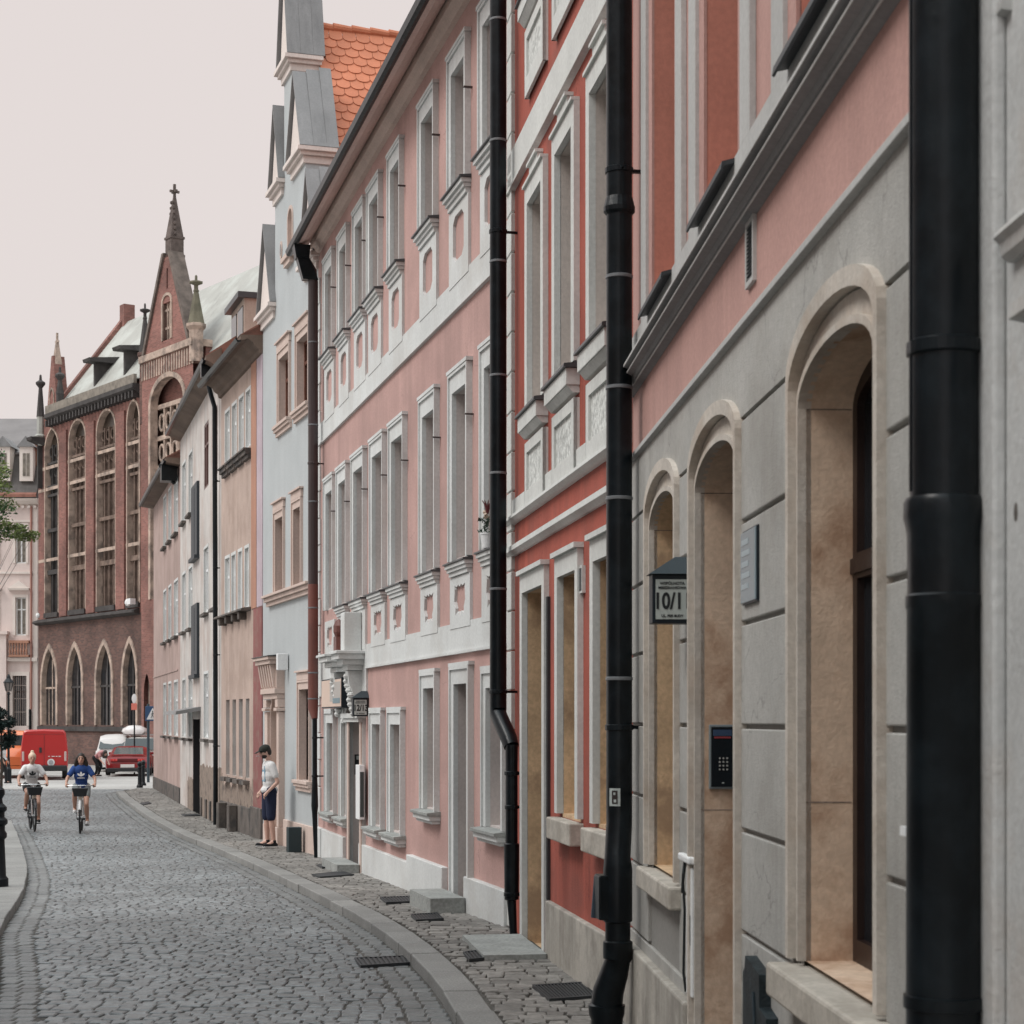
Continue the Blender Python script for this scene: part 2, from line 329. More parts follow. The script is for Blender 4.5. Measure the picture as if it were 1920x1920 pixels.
def stones(name, m, rows, ytop, jit, tilt=.004, bev=.012, crown=.0, seed=3, dark=None):
    """rows: iterable of (Y0, Y1, [(x0, x1), ...]); every stone is a bevelled block"""
    rg = np.random.default_rng(seed); V = []; 
    for y0, y1, cells in rows:
        c = np.array(cells); k = len(c)
        if not k: continue
        x0 = c[:, 0]+rg.uniform(.003, .009, k); x1 = c[:, 1]-rg.uniform(.003, .009, k)
        ya = y0+rg.uniform(.003, .013, k); yb = y1-rg.uniform(.003, .013, k)
        sk = rg.uniform(-.012, .012, (k, 4)); sx = rg.uniform(-.01, .01, (k, 4))
        ym = (y0+y1)/2; base = zr(ym)+ytop; h = base+rg.normal(0, jit, k)
        t = rg.uniform(-tilt, tilt, (k, 4))
        out_ = np.zeros((k, 8, 3))
        cx = [x0, x1, x1, x0]; cy = [ya, ya, yb, yb]
        for q in range(4):
            out_[:, q, 0] = cx[q]+sx[:, q]; out_[:, q, 1] = cy[q]+sk[:, q]; out_[:, q, 2] = base-.045
            b = np.minimum(bev*rg.uniform(.6, 1.7, k), (x1-x0)*.35)
            out_[:, 4+q, 0] = cx[q]+sx[:, q]+b*(1 if q in (0, 3) else -1)
            out_[:, 4+q, 1] = cy[q]+sk[:, q]+b*(1 if q in (0, 1) else -1)
            out_[:, 4+q, 2] = h+t[:, q]
        V.append(out_)
    V = np.concatenate(V); n = len(V)
    # extra ring so that the edges are rounded: mid ring between base and top
    mid = V[:, :4].copy(); mid[:, :, 2] = V[:, 4:, 2]-bev*.75
    mid[:, :, :2] = V[:, :4, :2]*.93+V[:, 4:, :2]*.07
    W = np.concatenate([V[:, :4], mid, V[:, 4:]], axis=1).reshape(-1, 3)
    F = []
    fq = [[8, 9, 10, 11]]
    for r in (0, 4):
        for q in range(4): fq.append([r+q, r+(q+1) % 4, r+4+(q+1) % 4, r+4+q])
    fq = np.array(fq); F = (np.arange(n)[:, None, None]*12+fq[None]).reshape(-1, 4)
    me = bpy.data.meshes.new(name); me.vertices.add(len(W)); me.vertices.foreach_set('co', W.ravel())
    me.loops.add(len(F)*4); me.loops.foreach_set('vertex_index', F.ravel().astype(np.int32))
    me.polygons.add(len(F)); me.polygons.foreach_set('loop_start', np.arange(0, len(F)*4, 4, dtype=np.int32))
    me.update(calc_edges=True); me.validate()
    me.polygons.foreach_set('use_smooth', [False]*len(F))
    me.materials.append(m)
    o = bpy.data.objects.new(name, me); COL.objects.link(o); return o
rg = np.random.default_rng(11)
def cells(xa, xb, wmin, wmax, off=0):
    L = []; x = xa-off
    while x < xb:
        wd = rg.uniform(wmin, wmax); a, b = max(x, xa), min(x+wd, xb)
        if b-a > .05: L.append((a, b))
        x += wd
    return L
# road bed and cobbles
yy = list(np.arange(4, 67, 1.0))
strip_mesh('road', [[(x, y, zr(y)-.012) for x in (XL(y)-.05 if y > 13 else -9, (XL(max(y, 13))+XR(y))/2, XR(y)+.02)] for y in yy if y <= KLY[-1]]+
           [[(x, y, zr(y)-.012) for x in (-34, -20, XR(min(y, 65))+.02)] for y in yy if y > KLY[-1]], JOINT)
rows = []; y = 9.0
GUT = .34
while y < 66:
    d = rg.uniform(.135, .175) if y < 46 else rg.uniform(.2, .26)
    ym = y+d/2
    xl = XL(ym)+(GUT if ym <= KLY[-1] else 0) if ym > 13 else -8.5
    if ym > KLY[-1]: xl = -30
    rows.append((y, y+d, cells(xl, XR(ym)-GUT, .105, .185, rg.uniform(0, .1)))); y += d
tag(stones('road_cobbles', COBBLE, [q for q in rows if q[0] < 40], .0, .0028, tilt=.0045, bev=.010, seed=5), kind='structure')
tag(stones('road_cobbles', COBBLE, [q for q in rows if q[0] >= 40], .0, .0015, tilt=.002, bev=.006, seed=6), kind='structure')
# flat gutter stones beside both kerbs
rows = []; y = 9.0
while y < 64.5:
    d = rg.uniform(.16, .26); ym = y+d/2; xr = XR(ym)
    cs = [(xr-GUT+.01, xr-GUT/2), (xr-GUT/2, xr-.012)]
    if 13.5 < ym < KLY[-1]: xl = XL(ym); cs += [(xl+.012, xl+GUT/2), (xl+GUT/2, xl+GUT-.01)]
    rows.append((y, y+d, cs)); y += d
tag(stones('road_gutter', mat('worn_gutter_setts', (.165, .172, .172), rough=.45, var=.2, vs=.8, fine=.2, fs=30, island=.15, bump=.3), rows, -.006, .002, tilt=.003, bev=.01, seed=8), kind='structure')
# ------------------------------------------------------------------ facade planes
F_CREAM = Fac(1832, 700, 2400, 1090)
F_BEIGE = Fac(1187, 266, 1697, 600)
F_RED = Fac(958, 184, 1187, 266)
F_PINK = Fac(597, 108.4, 958, 184)
F_BLUE = Fac(493, 93.4, 597, 108.4)
F_TAN = Fac(415, 82, 493, 93.4)
F_GREY = Fac(338, 65.05, 415, 82)
F_FAR = Fac(288, 54.0, 338, 65.05)
plan = [F_FAR.A, F_GREY.A, F_TAN.A, F_BLUE.A, F_PINK.A, F_RED.A, F_BEIGE.A, F_BEIGE.B, F_CREAM.A, F_CREAM.A+F_CREAM.u*9]
PWY = [p.y for p in plan][::-1]; PWX = [p.x for p in plan][::-1]
def XW(Y): return float(np.interp(Y, PWY, PWX))
def push(B, k):
    """moves a far building back along its line of sight and builds it k times as large"""
    B.e.location = (B.f.A.x*k, B.f.A.y*k, CZ-k*(CZ-B.z0)); B.e.scale = (k, k, k)
# kerb stones
def kerb(name, line, wdt, inward, end=None):
    mb = MB(); L = [0.0]
    for i in range(1, len(line)): L.append(L[-1]+(line[i]-line[i-1]).length)
    def at(t):
        x = float(np.interp(t, L, [p.x for p in line])); y = float(np.interp(t, L, [p.y for p in line])); return Vector((x, y))
    t = 0.0; r = random.Random(4)
    while t < L[-1]-.2:
        ln = r.uniform(.8, 1.25); a, b = t+.006, min(t+ln, L[-1])-.006
        pa, pb = at(a), at(b); da = (at(a+.15)-at(a-.15)).normalized(); db = (at(b+.15)-at(b-.15)).normalized()
        na = Vector((-da.y, da.x))*inward; nb = Vector((-db.y, db.x))*inward
        za, zb = zr(pa.y), zr(pb.y); j = r.uniform(-.004, .004); o = r.uniform(-.006, .006)
        P = []
        for zz in (-.12, .1):
            for p, n_, z_ in ((pa, na, za), (pb, nb, zb)):
                P.append((p, n_, z_, zz))
        def q(p, n_, z_, zz, k): v = p+n_*(k*wdt+o); return (v.x, v.y, z_+zz+j*(zz > 0))
        mb.hexa([q(*P[0], 0), q(*P[1], 0), q(*P[1], 1), q(*P[0], 1), q(*P[2], 0), q(*P[3], 0), q(*P[3], 1), q(*P[2], 1)])
        t += ln
    return tag(mb.build(name, KERBM, bevel=.012), kind='structure')
kerb('kerb', kr, .27, 1)
kerb('kerb', [p for p in kl], .34, 1)
# pavement beside the houses, and on the other side
def kinner(Y): return XR(Y)+.30/ max(.35, math.cos(math.atan(abs((XR(Y+.5)-XR(Y-.5))))))
strip_mesh('pavement', [[(x, y, zr(y)+.07) for x in (XR(y)+.1, (XR(y)+XW(y))/2+.1, XW(y)+.05)] for y in list(np.arange(2, 66, 1.0))], JOINT)
rows = []; y = 4.0
while y < 64.5:
    d = rg.uniform(.13, .20); ym = y+d/2; a, b = kinner(ym), XW(ym)-.0
    if b-a > .12: rows.append((y, y+d, cells(a, b, .11, .26, rg.uniform(0, .1))))
    y += d
tag(stones('pavement_setts', PAVE, rows, .092, .0028, tilt=.004, bev=.009, seed=15), kind='structure')
lk = [p for p in kl]
rows_l = [[(x, p.y, zr(p.y)+.07) for x in (p.x-3.4, p.x-1.5, p.x-.1)] for p in lk]
strip_mesh('pavement', rows_l, JOINT)
rows = []; y = 13.2
while y < KLY[-1]-.2:
    d = rg.uniform(.1, .14); ym = y+d/2; e = XL(ym)-.40
    rows.append((y, y+d, cells(e-2.8, e, .08, .15, rg.uniform(0, .06)))); y += d
tag(stones('pavement_setts', PAVE, rows, .092, .0035, seed=16), kind='structure')

# ------------------------------------------------------------------ building helpers
class Bld:
    def __init__(s, name, fac, label, cat, z0=None):
        s.f = fac; s.z0 = z0 if z0 is not None else zr(fac.A.y)+.1
        s.e = empty(name, (fac.A.x, fac.A.y, s.z0), fac.ang); tag(s.e, label, cat)
        s.holes = []; s.dz = CZ-s.z0
    def mb(s): return MB(s.dz)
    def wall(s, s0, s1, h0, h1, m, depth=7.0, name='wall', outer=None, back=True):
        mb = s.mb(); o = outer or rect(s0, s1, h0, h1)
        mb.plate(o, s.holes, 0.0, None)
        hs = [p[1] for p in o]
        if back:
            hl = [h for x, h in o if abs(x-s0) < 1e-6]; hr = [h for x, h in o if abs(x-s1) < 1e-6]
            mb.add([(s0, 0, h0), (s0, depth, h0), (s0, depth, max(hl)), (s0, 0, max(hl))], [(0, 1, 2, 3)])
            mb.add([(s1, 0, h0), (s1, depth, h0), (s1, depth, max(hr)), (s1, 0, max(hr))], [(0, 1, 2, 3)])
            mb.add([(s0, depth, h0), (s1, depth, h0), (s1, depth, max(hr)), (s0, depth, max(hl))], [(0, 1, 2, 3)])
        return mb.build(name, m, s.e)
def window(B, s0, s1, ht, hb, sur=None, jamb=None, m=.14, head=.2, foot=0, depth=.28, proud=.05, bead=True, ledge=.0,
           sash=WHITEW, pane=GLASS, name='window', mull=True, transom=.68, hole=True, label=None, slant=0):
    e = .03 if sur else 0.0
    if hole: B.holes.append(rect(s0-e, s1+e, hb-(e if not foot else e), ht+e))
    mb = B.mb(); jm = jamb or sur
    if sur:
        p = proud
        mb.box(s0-m, s0, -p, .01, hb-foot, ht+head, 0); mb.box(s1, s1+m, -p, .01, hb-foot, ht+head, 0)
        mb.box(s0, s1, -p, .01, ht, ht+head, 0)
        if bead:
            q = p+.022; bw = .035
            mb.box(s0-m-.002, s0-m+bw, -q, .01, hb-foot, ht+head, 0); mb.box(s1+m-bw, s1+m+.002, -q, .01, hb-foot, ht+head, 0)
            mb.box(s0-m+bw, s1+m-bw, -q, .01, ht+head-bw, ht+head+.002, 0)
        if ledge: mb.box(s0-m-.03, s1+m+.03, -p-ledge, .012, ht+head+.003, ht+head+.045, 0)
    y0 = -proud+.001 if sur else .002
    y0j = .004
    # lining of the opening
    for a, b, c, d in ((s0-.06, s0, hb-.06, ht+.06), (s1, s1+.06, hb-.06, ht+.06), (s0, s1, ht, ht+.06), (s0, s1, hb-.06, hb)):
        mb.box(a, b, y0j, depth+.03, c, d, 1)
    o = mb.build(name, [sur or jm, jm], B.e, label=label)
    sb = B.mb(); f = .06; y0, y1 = depth-.05, depth
    for a, b, c, d in ((s0+.001, s0+f, hb+.001, ht-.001), (s1-f, s1-.001, hb+.001, ht-.001), (s0+f, s1-f, ht-f, ht-.001), (s0+f, s1-f, hb+.001, hb+f)):
        sb.box(a, b, y0, y1, c, d)
    if mull: sb.box((s0+s1)/2-.035, (s0+s1)/2+.035, y0-.012, y1, hb+f, ht-f)
    if transom: hh = hb+(ht-hb)*transom; sb.box(s0+f, s1-f, y0-.006, y1, hh-.03, hh+.03)
    sb.build('sash', sash, o)
    pb = B.mb(); pb.add([(s0, depth-.015, hb), (s1, depth-.015, hb), (s1, depth-.015, ht), (s0, depth-.015, ht)], [(0, 1, 2, 3)]); pb.build('pane', pane, o)
    return o
def sill(B, o, s0, s1, h, p=.15, th=.02, top=ZINC, body=WHITE, steps=((.12, .05), (.085, .05), (.055, .06)), ext=.04, name='sill'):
    mb = B.mb(); mb.xprism([(.01, h+.012), (-p, h-.006), (-p, h-.006-th), (.01, h-.006-th)], s0-ext, s1+ext, 0)
    z = h-.006-th-.001
    for i, (d, t) in enumerate(steps):
        k = ext-.02-.018*i; mb.box(s0-k, s1+k, -d, .012, z-t, z, 1); z -= t+.001
    return mb.build(name, [top, body], o, bevel=.004)
def octo(cx, cz, a, b, k=.62, kb=.7):
    a2, b2 = a*k, b*kb
    return [(cx-a, cz-b2), (cx-a, cz+b2), (cx-a2, cz+b), (cx+a2, cz+b), (cx+a, cz+b2), (cx+a, cz-b2), (cx+a2, cz-b), (cx-a2, cz-b)]
def arch(c, hw, spring, rise, bottom, n=18, pointed=False):
    P = [(c-hw, bottom), (c+hw, bottom)]
    for i in range(n+1):
        t = PI*i/n
        if pointed:
            # two arcs meeting in a point
            x = math.cos(t); xx = abs(x); zz = math.sqrt(max(0, 1-((xx+.9)/1.9)**2))/math.sqrt(1-(.9/1.9)**2)
            P.append((c+hw*x, spring+rise*zz))
        else: P.append((c+hw*math.cos(t), spring+rise*math.sin(t)))
    return P
def arch_band(mb, c, hw, spring, rise, bottom, o0, o1, p, base=0.01, kx=1.0, ks=.9, kr=.5, m=0, pointed=False, n=18):
    A = arch(c, hw+o0, spring+ks*o0, rise+kr*o0, bottom, n, pointed)[1:]+[(c-hw-o0, bottom)]
    Z = arch(c, hw+o1, spring+ks*o1, rise+kr*o1, bottom, n, pointed)[1:]+[(c-hw-o1, bottom)]
    N = len(A); vs = [(a, -p, b) for a, b in A]+[(a, -p, b) for a, b in Z]+[(a, base, b) for a, b in A]+[(a, base, b) for a, b in Z]
    fs = []
    for i in range(N-1): fs += [(i, i+1, N+i+1, N+i), (i, i+1, 2*N+i+1, 2*N+i), (N+i, N+i+1, 3*N+i+1, 3*N+i)]
    mb.add(vs, fs, m)
def drainpipe(B, fac_s, pts, r, m=BLACK, joints=(), brackets=(), extra=(), label=None, n=20, seam=True, arm=True):
    """pts: list of (s, depth, h[, radius]) in the building frame"""
    mb = B.mb(); P = [(a, -b, c) for a, b, c in [q[:3] for q in pts]]; rs = [q[3] if len(q) > 3 else r for q in pts]
    mb.tube(P, rs, n)
    o = mb.build('drainpipe', m, B.e, smooth=True, label=label)
    for h, s_, d_, rr in joints:
        c = B.mb(); c.lathe([(rr*1.015, h-.012), (rr*1.06, h-.009), (rr*1.06, h+.009), (rr*1.015, h+.012)], s_, -d_, n); c.build('pipe_joint', MATS.get('joint_metal') or mat('joint_metal', (.16, .17, .18), rough=.4, spec=.5), o, smooth=True)
    for h, s_, d_, rr in brackets:
        c = B.mb(); c.lathe([(rr*1.02, h-.02), (rr*1.10, h-.016), (rr*1.10, h+.016), (rr*1.02, h+.02)], s_, -d_, n)
        if arm: c.box(s_-.012, s_+.012, -d_+rr*.9, .0, h-.012, h+.012); c.box(s_+rr, s_+rr+.05, -d_-.006, -d_+.006, h-.01, h+.01)
        c.build('pipe_bracket', m, o)
    return o
def text(body, size, loc, rot, m, parent, name='lettering', extrude=.001, bold=.0, align='CENTER', sx=1.0):
    cu = bpy.data.curves.new(name, 'FONT'); cu.body = body; cu.size = size; cu.extrude = extrude; cu.offset = bold; cu.align_x = align; cu.align_y = 'CENTER'
    t = bpy.data.objects.new('tmp_text', cu); COL.objects.link(t); bpy.context.view_layer.update()
    me = bpy.data.meshes.new_from_object(t.evaluated_get(bpy.context.evaluated_depsgraph_get())); bpy.data.objects.remove(t)
    o = bpy.data.objects.new(name, me); COL.objects.link(o); me.materials.clear(); me.materials.append(m)
    o.location = loc; o.rotation_euler = rot; o.scale = (sx, 1, 1)
    if parent: o.parent = parent
    return o
# ------------------------------------------------------------------ pink house
f = F_PINK; B = Bld('pink_house', f, 'three-storey dusty pink house with white window surrounds and apron panels, deep eave and grey drainpipe', 'house')
PR = .05
w2 = [(609,621),(636,648),(665,679),(692,708),(731,747),(789,810),(845,869),(904,930)]
w1 = [(610,622),(634,647),(662,679),(697,715),(733,753),(791,812),(847,872),(907,934)]
for i, (a, b) in enumerate(w2):
    s0, s1 = f.S(a, PR), f.S(b, PR)+.0
    o = window(B, s0, s1, 7.45, 6.10, WHITE, REVEAL, m=.15, head=.22, ledge=.03, depth=.3, foot=.02)
    sill(B, o, s0-.15, s1+.15, 6.07, p=.14, steps=((.115, .05), (.085, .045), (.06, .06)))
    ap = B.mb(); c = (s0+s1)/2; hw = (s1-s0)/2+.17
    ap.plate(rect(c-hw, c+hw, 5.0, 5.88), [octo(c, 5.52, hw*.56, .26)], -.035, .0); ap.build('apron', WHITE, o)
    for x_ in (s1+.15+.03,):
        k = B.mb(); k.box(x_+.02, x_+.06, -.10, .0, 7.02, 7.035); k.build('shutter_hook', BROWNM, o)
for i, (a, b) in enumerate(w1):
    s0, s1 = f.S(a, PR), f.S(b, PR)
    o = window(B, s0, s1, 3.76, 1.86, WHITE, REVEAL, m=.15, head=.23, ledge=.03, depth=.3, foot=.03)
    if i: sill(B, o, s0-.15, s1+.15, 1.81, p=.12, steps=((.10, .045), (.08, .04), (.058, .05)))
    ap = B.mb(); c = (s0+s1)/2; hw = (s1-s0)/2+.17; a_ = hw*.55
    cart = [(c-a_*.8, 1.20), (c-a_*.75, 1.28), (c-a_, 1.36), (c-a_*.9, 1.50), (c-a_, 1.545), (c-a_*.55, 1.52), (c-a_*.25, 1.545), (c, 1.515),
            (c+a_*.25, 1.545), (c+a_*.55, 1.52), (c+a_, 1.545), (c+a_*.9, 1.50), (c+a_, 1.36), (c+a_*.75, 1.28), (c+a_*.8, 1.20), (c+a_*.3, 1.24), (c, 1.17), (c-a_*.3, 1.24)]
    ap.plate(rect(c-hw, c+hw, 1.05, 1.64), [cart], -.035, .0); ap.build('apron', WHITE, o)
    if i >= 0:
        k = B.mb(); x_ = s1+.18; k.box(x_, x_+.04, -.10, .0, 3.38, 3.395); k.build('shutter_hook', BROWNM, o)
s0, s1 = f.S(w1[0][0], PR), f.S(w1[0][1], PR)
# ground floor
gw = [(612,624,-.05,-1.50,1),(639,648.5,-.05,-1.50,1),(697,712,-.06,-1.50,1),(731,749,-.06,-1.50,1),(793,812,.39,-1.08,1),(910,938,.34,-1.12,1)]
for a, b, t, hb, _ in gw:
    s0, s1 = f.S(a, PR), f.S(b, PR)
    o = window(B, s0, s1, t, hb, WHITE, REVEAL, m=.15, head=.19, depth=.3, ledge=.02, foot=.02)
    sill(B, o, s0-.2, s1+.2, hb-.03, p=.17, th=.035, top=SLABG, steps=((.14, .06), (.10, .04)), ext=.02)
s0, s1 = f.S(850, PR), f.S(874, PR)
o = window(B, s0, s1, .41, -2.22, WHITE, REVEAL, m=.17, head=.20, depth=.32, ledge=.02, foot=.1, name='doorway', transom=.82, sash=WOODD)
s0d, s1d = f.S(655, PR), f.S(676, PR)
o = window(B, s0d, s1d, .0, -2.4, WHITE, REVEAL, m=.17, head=.05, depth=.32, foot=.1, name='doorway', transom=.82, sash=WOODD, bead=False)
d = B.mb(); d.box(s0d-.1, s0d+.06, -.075, -.052, -2.36, 0.02); d.box(s1d+.02, s1d+.15, -.075, -.052, -2.36, 0.02); d.build('pilaster', PEACH, o)
SE = f.len
B.wall(-.0, SE, -2.9, 8.35, PINK)
# white bands, quoins and plinth
mb = B.mb()
mb.box(0.02, SE-.02, -.028, .01, 4.72, 5.06); mb.box(0.02, SE-.02, -.045, .01, 4.70, 4.725)
mb.build('upper_band', WHITE, B.e)
mb = B.mb(); x9 = f.S(690)
mb.box(x9, SE-.02, -.028, .01, .78, 1.11); mb.box(x9-.0, SE-.02, -.05, .01, .755, .785)
mb.box(0.02, x9-.001, -.03, .01, .40, 1.11); mb.build('lower_band', WHITE, B.e)
mb = B.mb()
for z in np.arange(-1.6, 7.6, .46):
    mb.box(0.0, .36 if int(z*2) % 2 else .30, -.032, .01, z+.012, z+.448)
mb.build('quoins', WHITE, B.e, bevel=.006)
mb = B.mb(); xa, xb, xc, xd = f.S(650), f.S(677), f.S(772), f.S(841)
mb.box(.0, xa-.05, -.06, .01, -2.9, -1.84); mb.build('plinth', WHITE, B.e, bevel=.01); mb = B.mb(); mb.box(xb+.1, xc-.003, -.06, .01, -2.9, -1.84); mb.box(xc-.002, xd-.05, -.075, .01, -2.9, -1.735); mb.build('plinth', WHITE, B.e, bevel=.01); mb = B.mb()
mb.box(f.S(877)+.1, SE-.01, -.075, .01, -2.9, -1.745); mb.build('plinth', WHITE, B.e, bevel=.01)
# eave
mb = B.mb()
mb.xprism([(.0, 8.03), (-.06, 8.04), (-.09, 8.10), (-.14, 8.14), (-.14, 8.26), (.0, 8.26)], -.02, SE, 0)
mb.build('eave_moulding', PEACH, B.e)
mb = B.mb()
mb.xprism([(-.0, 8.262), (-.14, 8.262), (-.18, 8.20), (-.26, 8.12), (-.36, 8.06), (-.45, 8.04), (-.45, 8.12), (-.0, 8.34)], -.06, SE, 0)
mb.build('soffit', SOFFP, B.e)
mb = B.mb()
mb.xprism([(-.44, 8.035), (-.49, 8.015), (-.54, 8.03), (-.56, 8.10), (-.55, 8.11), (-.53, 8.06), (-.49, 8.035), (-.44, 8.05)], -.12, SE, 0)
mb.box(-.10, SE, -.47, -.455, 8.03, 8.16, 0)
mb.build('gutter', BLACK, B.e)
mb = B.mb()
mb.xprism([(-.50, 8.15), (4.0, 11.2), (8.0, 8.3), (7, 8.3), (4, 10.9), (-.4, 8.13)], -.1, SE, 0); mb.build('roof', TILEF, B.e)
# drainpipe at the blue house (rises from a hopper below the gutter)
xp = f.S(587, .18)
drainpipe(B, f, [(xp, .42, 8.02), (xp, .40, 7.93), (xp, .2, 7.6), (xp, .18, 7.4), (xp, .18, 2.3)], .085, BROWNM, joints=[(h, xp, .18, .086) for h in (6.4, 5.0, 3.7)],
          brackets=[(4.35, xp, .18, .087)], label='dark brown upper length of drainpipe')
drainpipe(B, f, [(xp, .18, 2.3), (xp, .18, .35), (xp+.0, .18, .2), (xp+.06, .16, .02, .05)], .087, COPPERR, joints=[(h, xp, .18, .088) for h in (1.9, .8, .36)], label='red brown lower length of drainpipe')
drainpipe(B, f, [(xp+.06, .16, .05), (xp+.06, .16, -.9), (xp+.06, .16, -1.1, .05), (xp+.06, .16, -1.45, .06), (xp+.06, .16, -1.6, .045), (xp+.06, .14, -2.35, .03)], .042, BLACK, brackets=[(-.3, xp+.06, .16, .044), (-.95, xp+.06, .16, .05)], label='thin black foot of the drainpipe')
mb = B.mb(); mb.hexa([(xp-.12, -.48, 7.80), (xp+.12, -.48, 7.80), (xp+.12, -.26, 7.80), (xp-.12, -.26, 7.80), (xp-.14, -.52, 8.02), (xp+.14, -.52, 8.02), (xp+.14, -.24, 8.02), (xp-.14, -.24, 8.02)])
mb.hexa([(xp-.09, -.36, 7.45), (xp+.09, -.36, 7.45), (xp+.09, -.1, 7.45), (xp-.09, -.1, 7.45), (xp-.11, -.46, 7.80), (xp+.11, -.46, 7.80), (xp+.11, -.26, 7.80), (xp-.11, -.26, 7.80)])
mb.build('rain_hopper', BLACK, B.e)
# big pipe on the right end
xq = f.S(934, .24); rb = .083
o = drainpipe(B, f, [(xq, .24, 8.3), (xq, .24, .12), (xq+.0, .24, .06), (xq+.28, .20, -.18), (xq+.34, .19, -.26, .075)], rb, BLACK,
          joints=[(h, xq, .24, rb) for h in (6.95, 5.75, 4.55, 3.42, 2.45, 1.3)], brackets=[(h, xq, .24, rb) for h in (4.85, .28)], label='wide black drainpipe with an offset bend above the plinth')
xr = xq+.35
drainpipe(B, f, [(xr, .19, -.24), (xr, .19, -.45, .06), (xr, .19, -1.2, .06), (xr, .19, -1.21, .075), (xr, .19, -1.75, .07), (xr, .19, -1.76, .045), (xr, .17, -2.12, .035)], .062, BLACK,
          brackets=[(-.52, xr, .19, .065), (-.85, xr, .19, .062), (-1.7, xr, .19, .07)], label='narrow lower pipe with inspection cap')
# portal with console cornice over the left doorway
P0, P1 = f.S(640), f.S(690)
mb = B.mb(); c0 = f.S(652); c1 = f.S(682)
for i, (d_, z0, z1, k) in enumerate(((.42, .98, 1.02, .22), (.38, .90, .975, .18), (.30, .82, .895, .1), (.22, .74, .815, .02))):
    mb.box(c0-.35-k, c0+.28+k*.3, -d_, .01, z0, z1, 0)
po = mb.build('portal_cornice', WHITE, B.e, bevel=.008); mb = B.mb()
for i, (d_, z0, z1, k) in enumerate(((.42, .98, 1.02, .22), (.38, .90, .975, .18), (.30, .82, .895, .1), (.22, .74, .815, .02))):
    mb.box(c1-.38-k*.3, c1+.08+k, -d_-.04, .011, z0-.003, z1+.004, 0)
mb.build('portal_cornice', WHITE, B.e, bevel=.008)
for cc in (c0, c1-.12):
    mb = B.mb()
    mb.xprism([(.0, .73), (-.24, .73), (-.22, .55), (-.12, .30), (-.09, .05), (-.11, -.02), (0, -.02)], cc-.13, cc+.13, 0)
    for k in range(9): mb.ball((cc+random.uniform(-.1, .1), -.13-.1*(1-k/9), .65-k*.07), (.07, .06, .05), 8, 0)
    mb.build('scroll_console', WHITE, po)
mb = B.mb(); mb.box(s0d-.3, s1d+.2, -.14, .01, .03, .10, 0); mb.box(s0d-.25, s1d+.16, -.11, .012, -.03, .028, 0); mb.build('door_hood', WHITE, po)
# pedestal figures plinth on the portal
mb = B.mb(); mb.box(c1-.30, c1+.05, -.30, -.04, 1.025, 1.60, 0); mb.build('portal_pedestal', WHITE, po, bevel=.01)
mb = B.mb(); mb.box(c0-.16, c0+.12, -.2, -.04, 1.025, 1.3, 0); mb.ball((c0, -.14, 1.42), (.12, .09, .16), 10, 0); mb.build('red_relief', COPPERR, po)
PINKB = B
# step stones and things on the wall
def slab(name, poly, z0, z1, m, label, cat, group=None, bevel=.01):
    mb = MB(); mb.zprism(poly, z0, z1); o = mb.build(name, m, bevel=bevel); return tag(o, label, cat, group)
def onwall(fac, s0, s1, d0, d1): return [tuple(fac.P(s0, d0)), tuple(fac.P(s1, d0)), tuple(fac.P(s1, d1)), tuple(fac.P(s0, d1))]
sa, sb = f.S(849, .02), f.S(879, .02); z_ = zr(f.Y(862))+.1
slab('door_step', onwall(f, sa-.25, sb+.1, .085, .48), z_-.04, z_+.17, SLABG, 'grey stone block step below the pale single doorway of the pink house', 'step')
sa, sb = f.S(655, .02), f.S(680, .02); z_ = zr(f.Y(666))+.1
slab('door_step', onwall(f, sa-.2, sb+.1, .085, .42), z_-.04, z_+.13, SLABG, 'low grey step under the carved portal of the pink house', 'step')
# ------------------------------------------------------------------ red house
f = F_RED; B = Bld('red_house', f, 'tall brick red house with pale window surrounds, rough cast panels and ochre stone doorway', 'house', z0=.1)
PR = .05
def redwin(a, b, ht, hb, rough=True, real=True):
    s0, s1 = f.S(a, PR), f.S(b, PR)
    o = window(B, s0, s1, ht, hb, TRIMR, REVR, m=.14, head=.17, depth=.34, foot=.0, bead=False)
    # shaped head with raised shoulders
    mb = B.mb(); c = (s0+s1)/2; hw = (s1-s0)/2
    mb.box(s0-.14, s1+.14, -.075, .0, ht+.172, ht+.20); mb.box(c-hw*.62, c+hw*.62, -.052, .0, ht+.2, ht+.30); mb.box(c-hw*.66, c+hw*.66, -.078, .0, ht+.302, ht+.33)
    mb.build('window_head', TRIMR, o)
    sb = B.mb(); sb.xprism([(.01, hb-.01), (-.135, hb-.03), (-.14, hb-.06), (.01, hb-.06)], s0-.19, s1+.17, 0)
    sb.box(s0-.15, s1+.14, -.115, .01, hb-.20, hb-.062, 1); sb.xprism([(.01, hb-.202), (-.105, hb-.202), (-.055, hb-.26), (.01, hb-.26)], s0-.13, s1+.13, 1)
    sb.build('sill', [ZINC, TRIMR], o, bevel=.004)
    ap = B.mb(); ap.plate(rect(s0-.14, s1+.14, hb-.93, hb-.30), [rect(s0-.02, s1+.02, hb-.76, hb-.40)], -.05, -.02)
    ap.box(s0-.14, s0-.12, -.05, .0, hb-.93, hb-.3); ap.box(s1+.12, s1+.14, -.05, .0, hb-.93, hb-.3)
    ap.build('apron', TRIMR, o)
    rp = B.mb(); rp.add([(s0-.03, -.028, hb-.77), (s1+.03, -.028, hb-.77), (s1+.03, -.028, hb-.39), (s0-.03, -.028, hb-.39)], [(0, 1, 2, 3)]); rp.build('rough_panel', ROUGHP, o)
    return o
cols = [(987.5, 1013), (1039, 1070), (1104, 1142)]
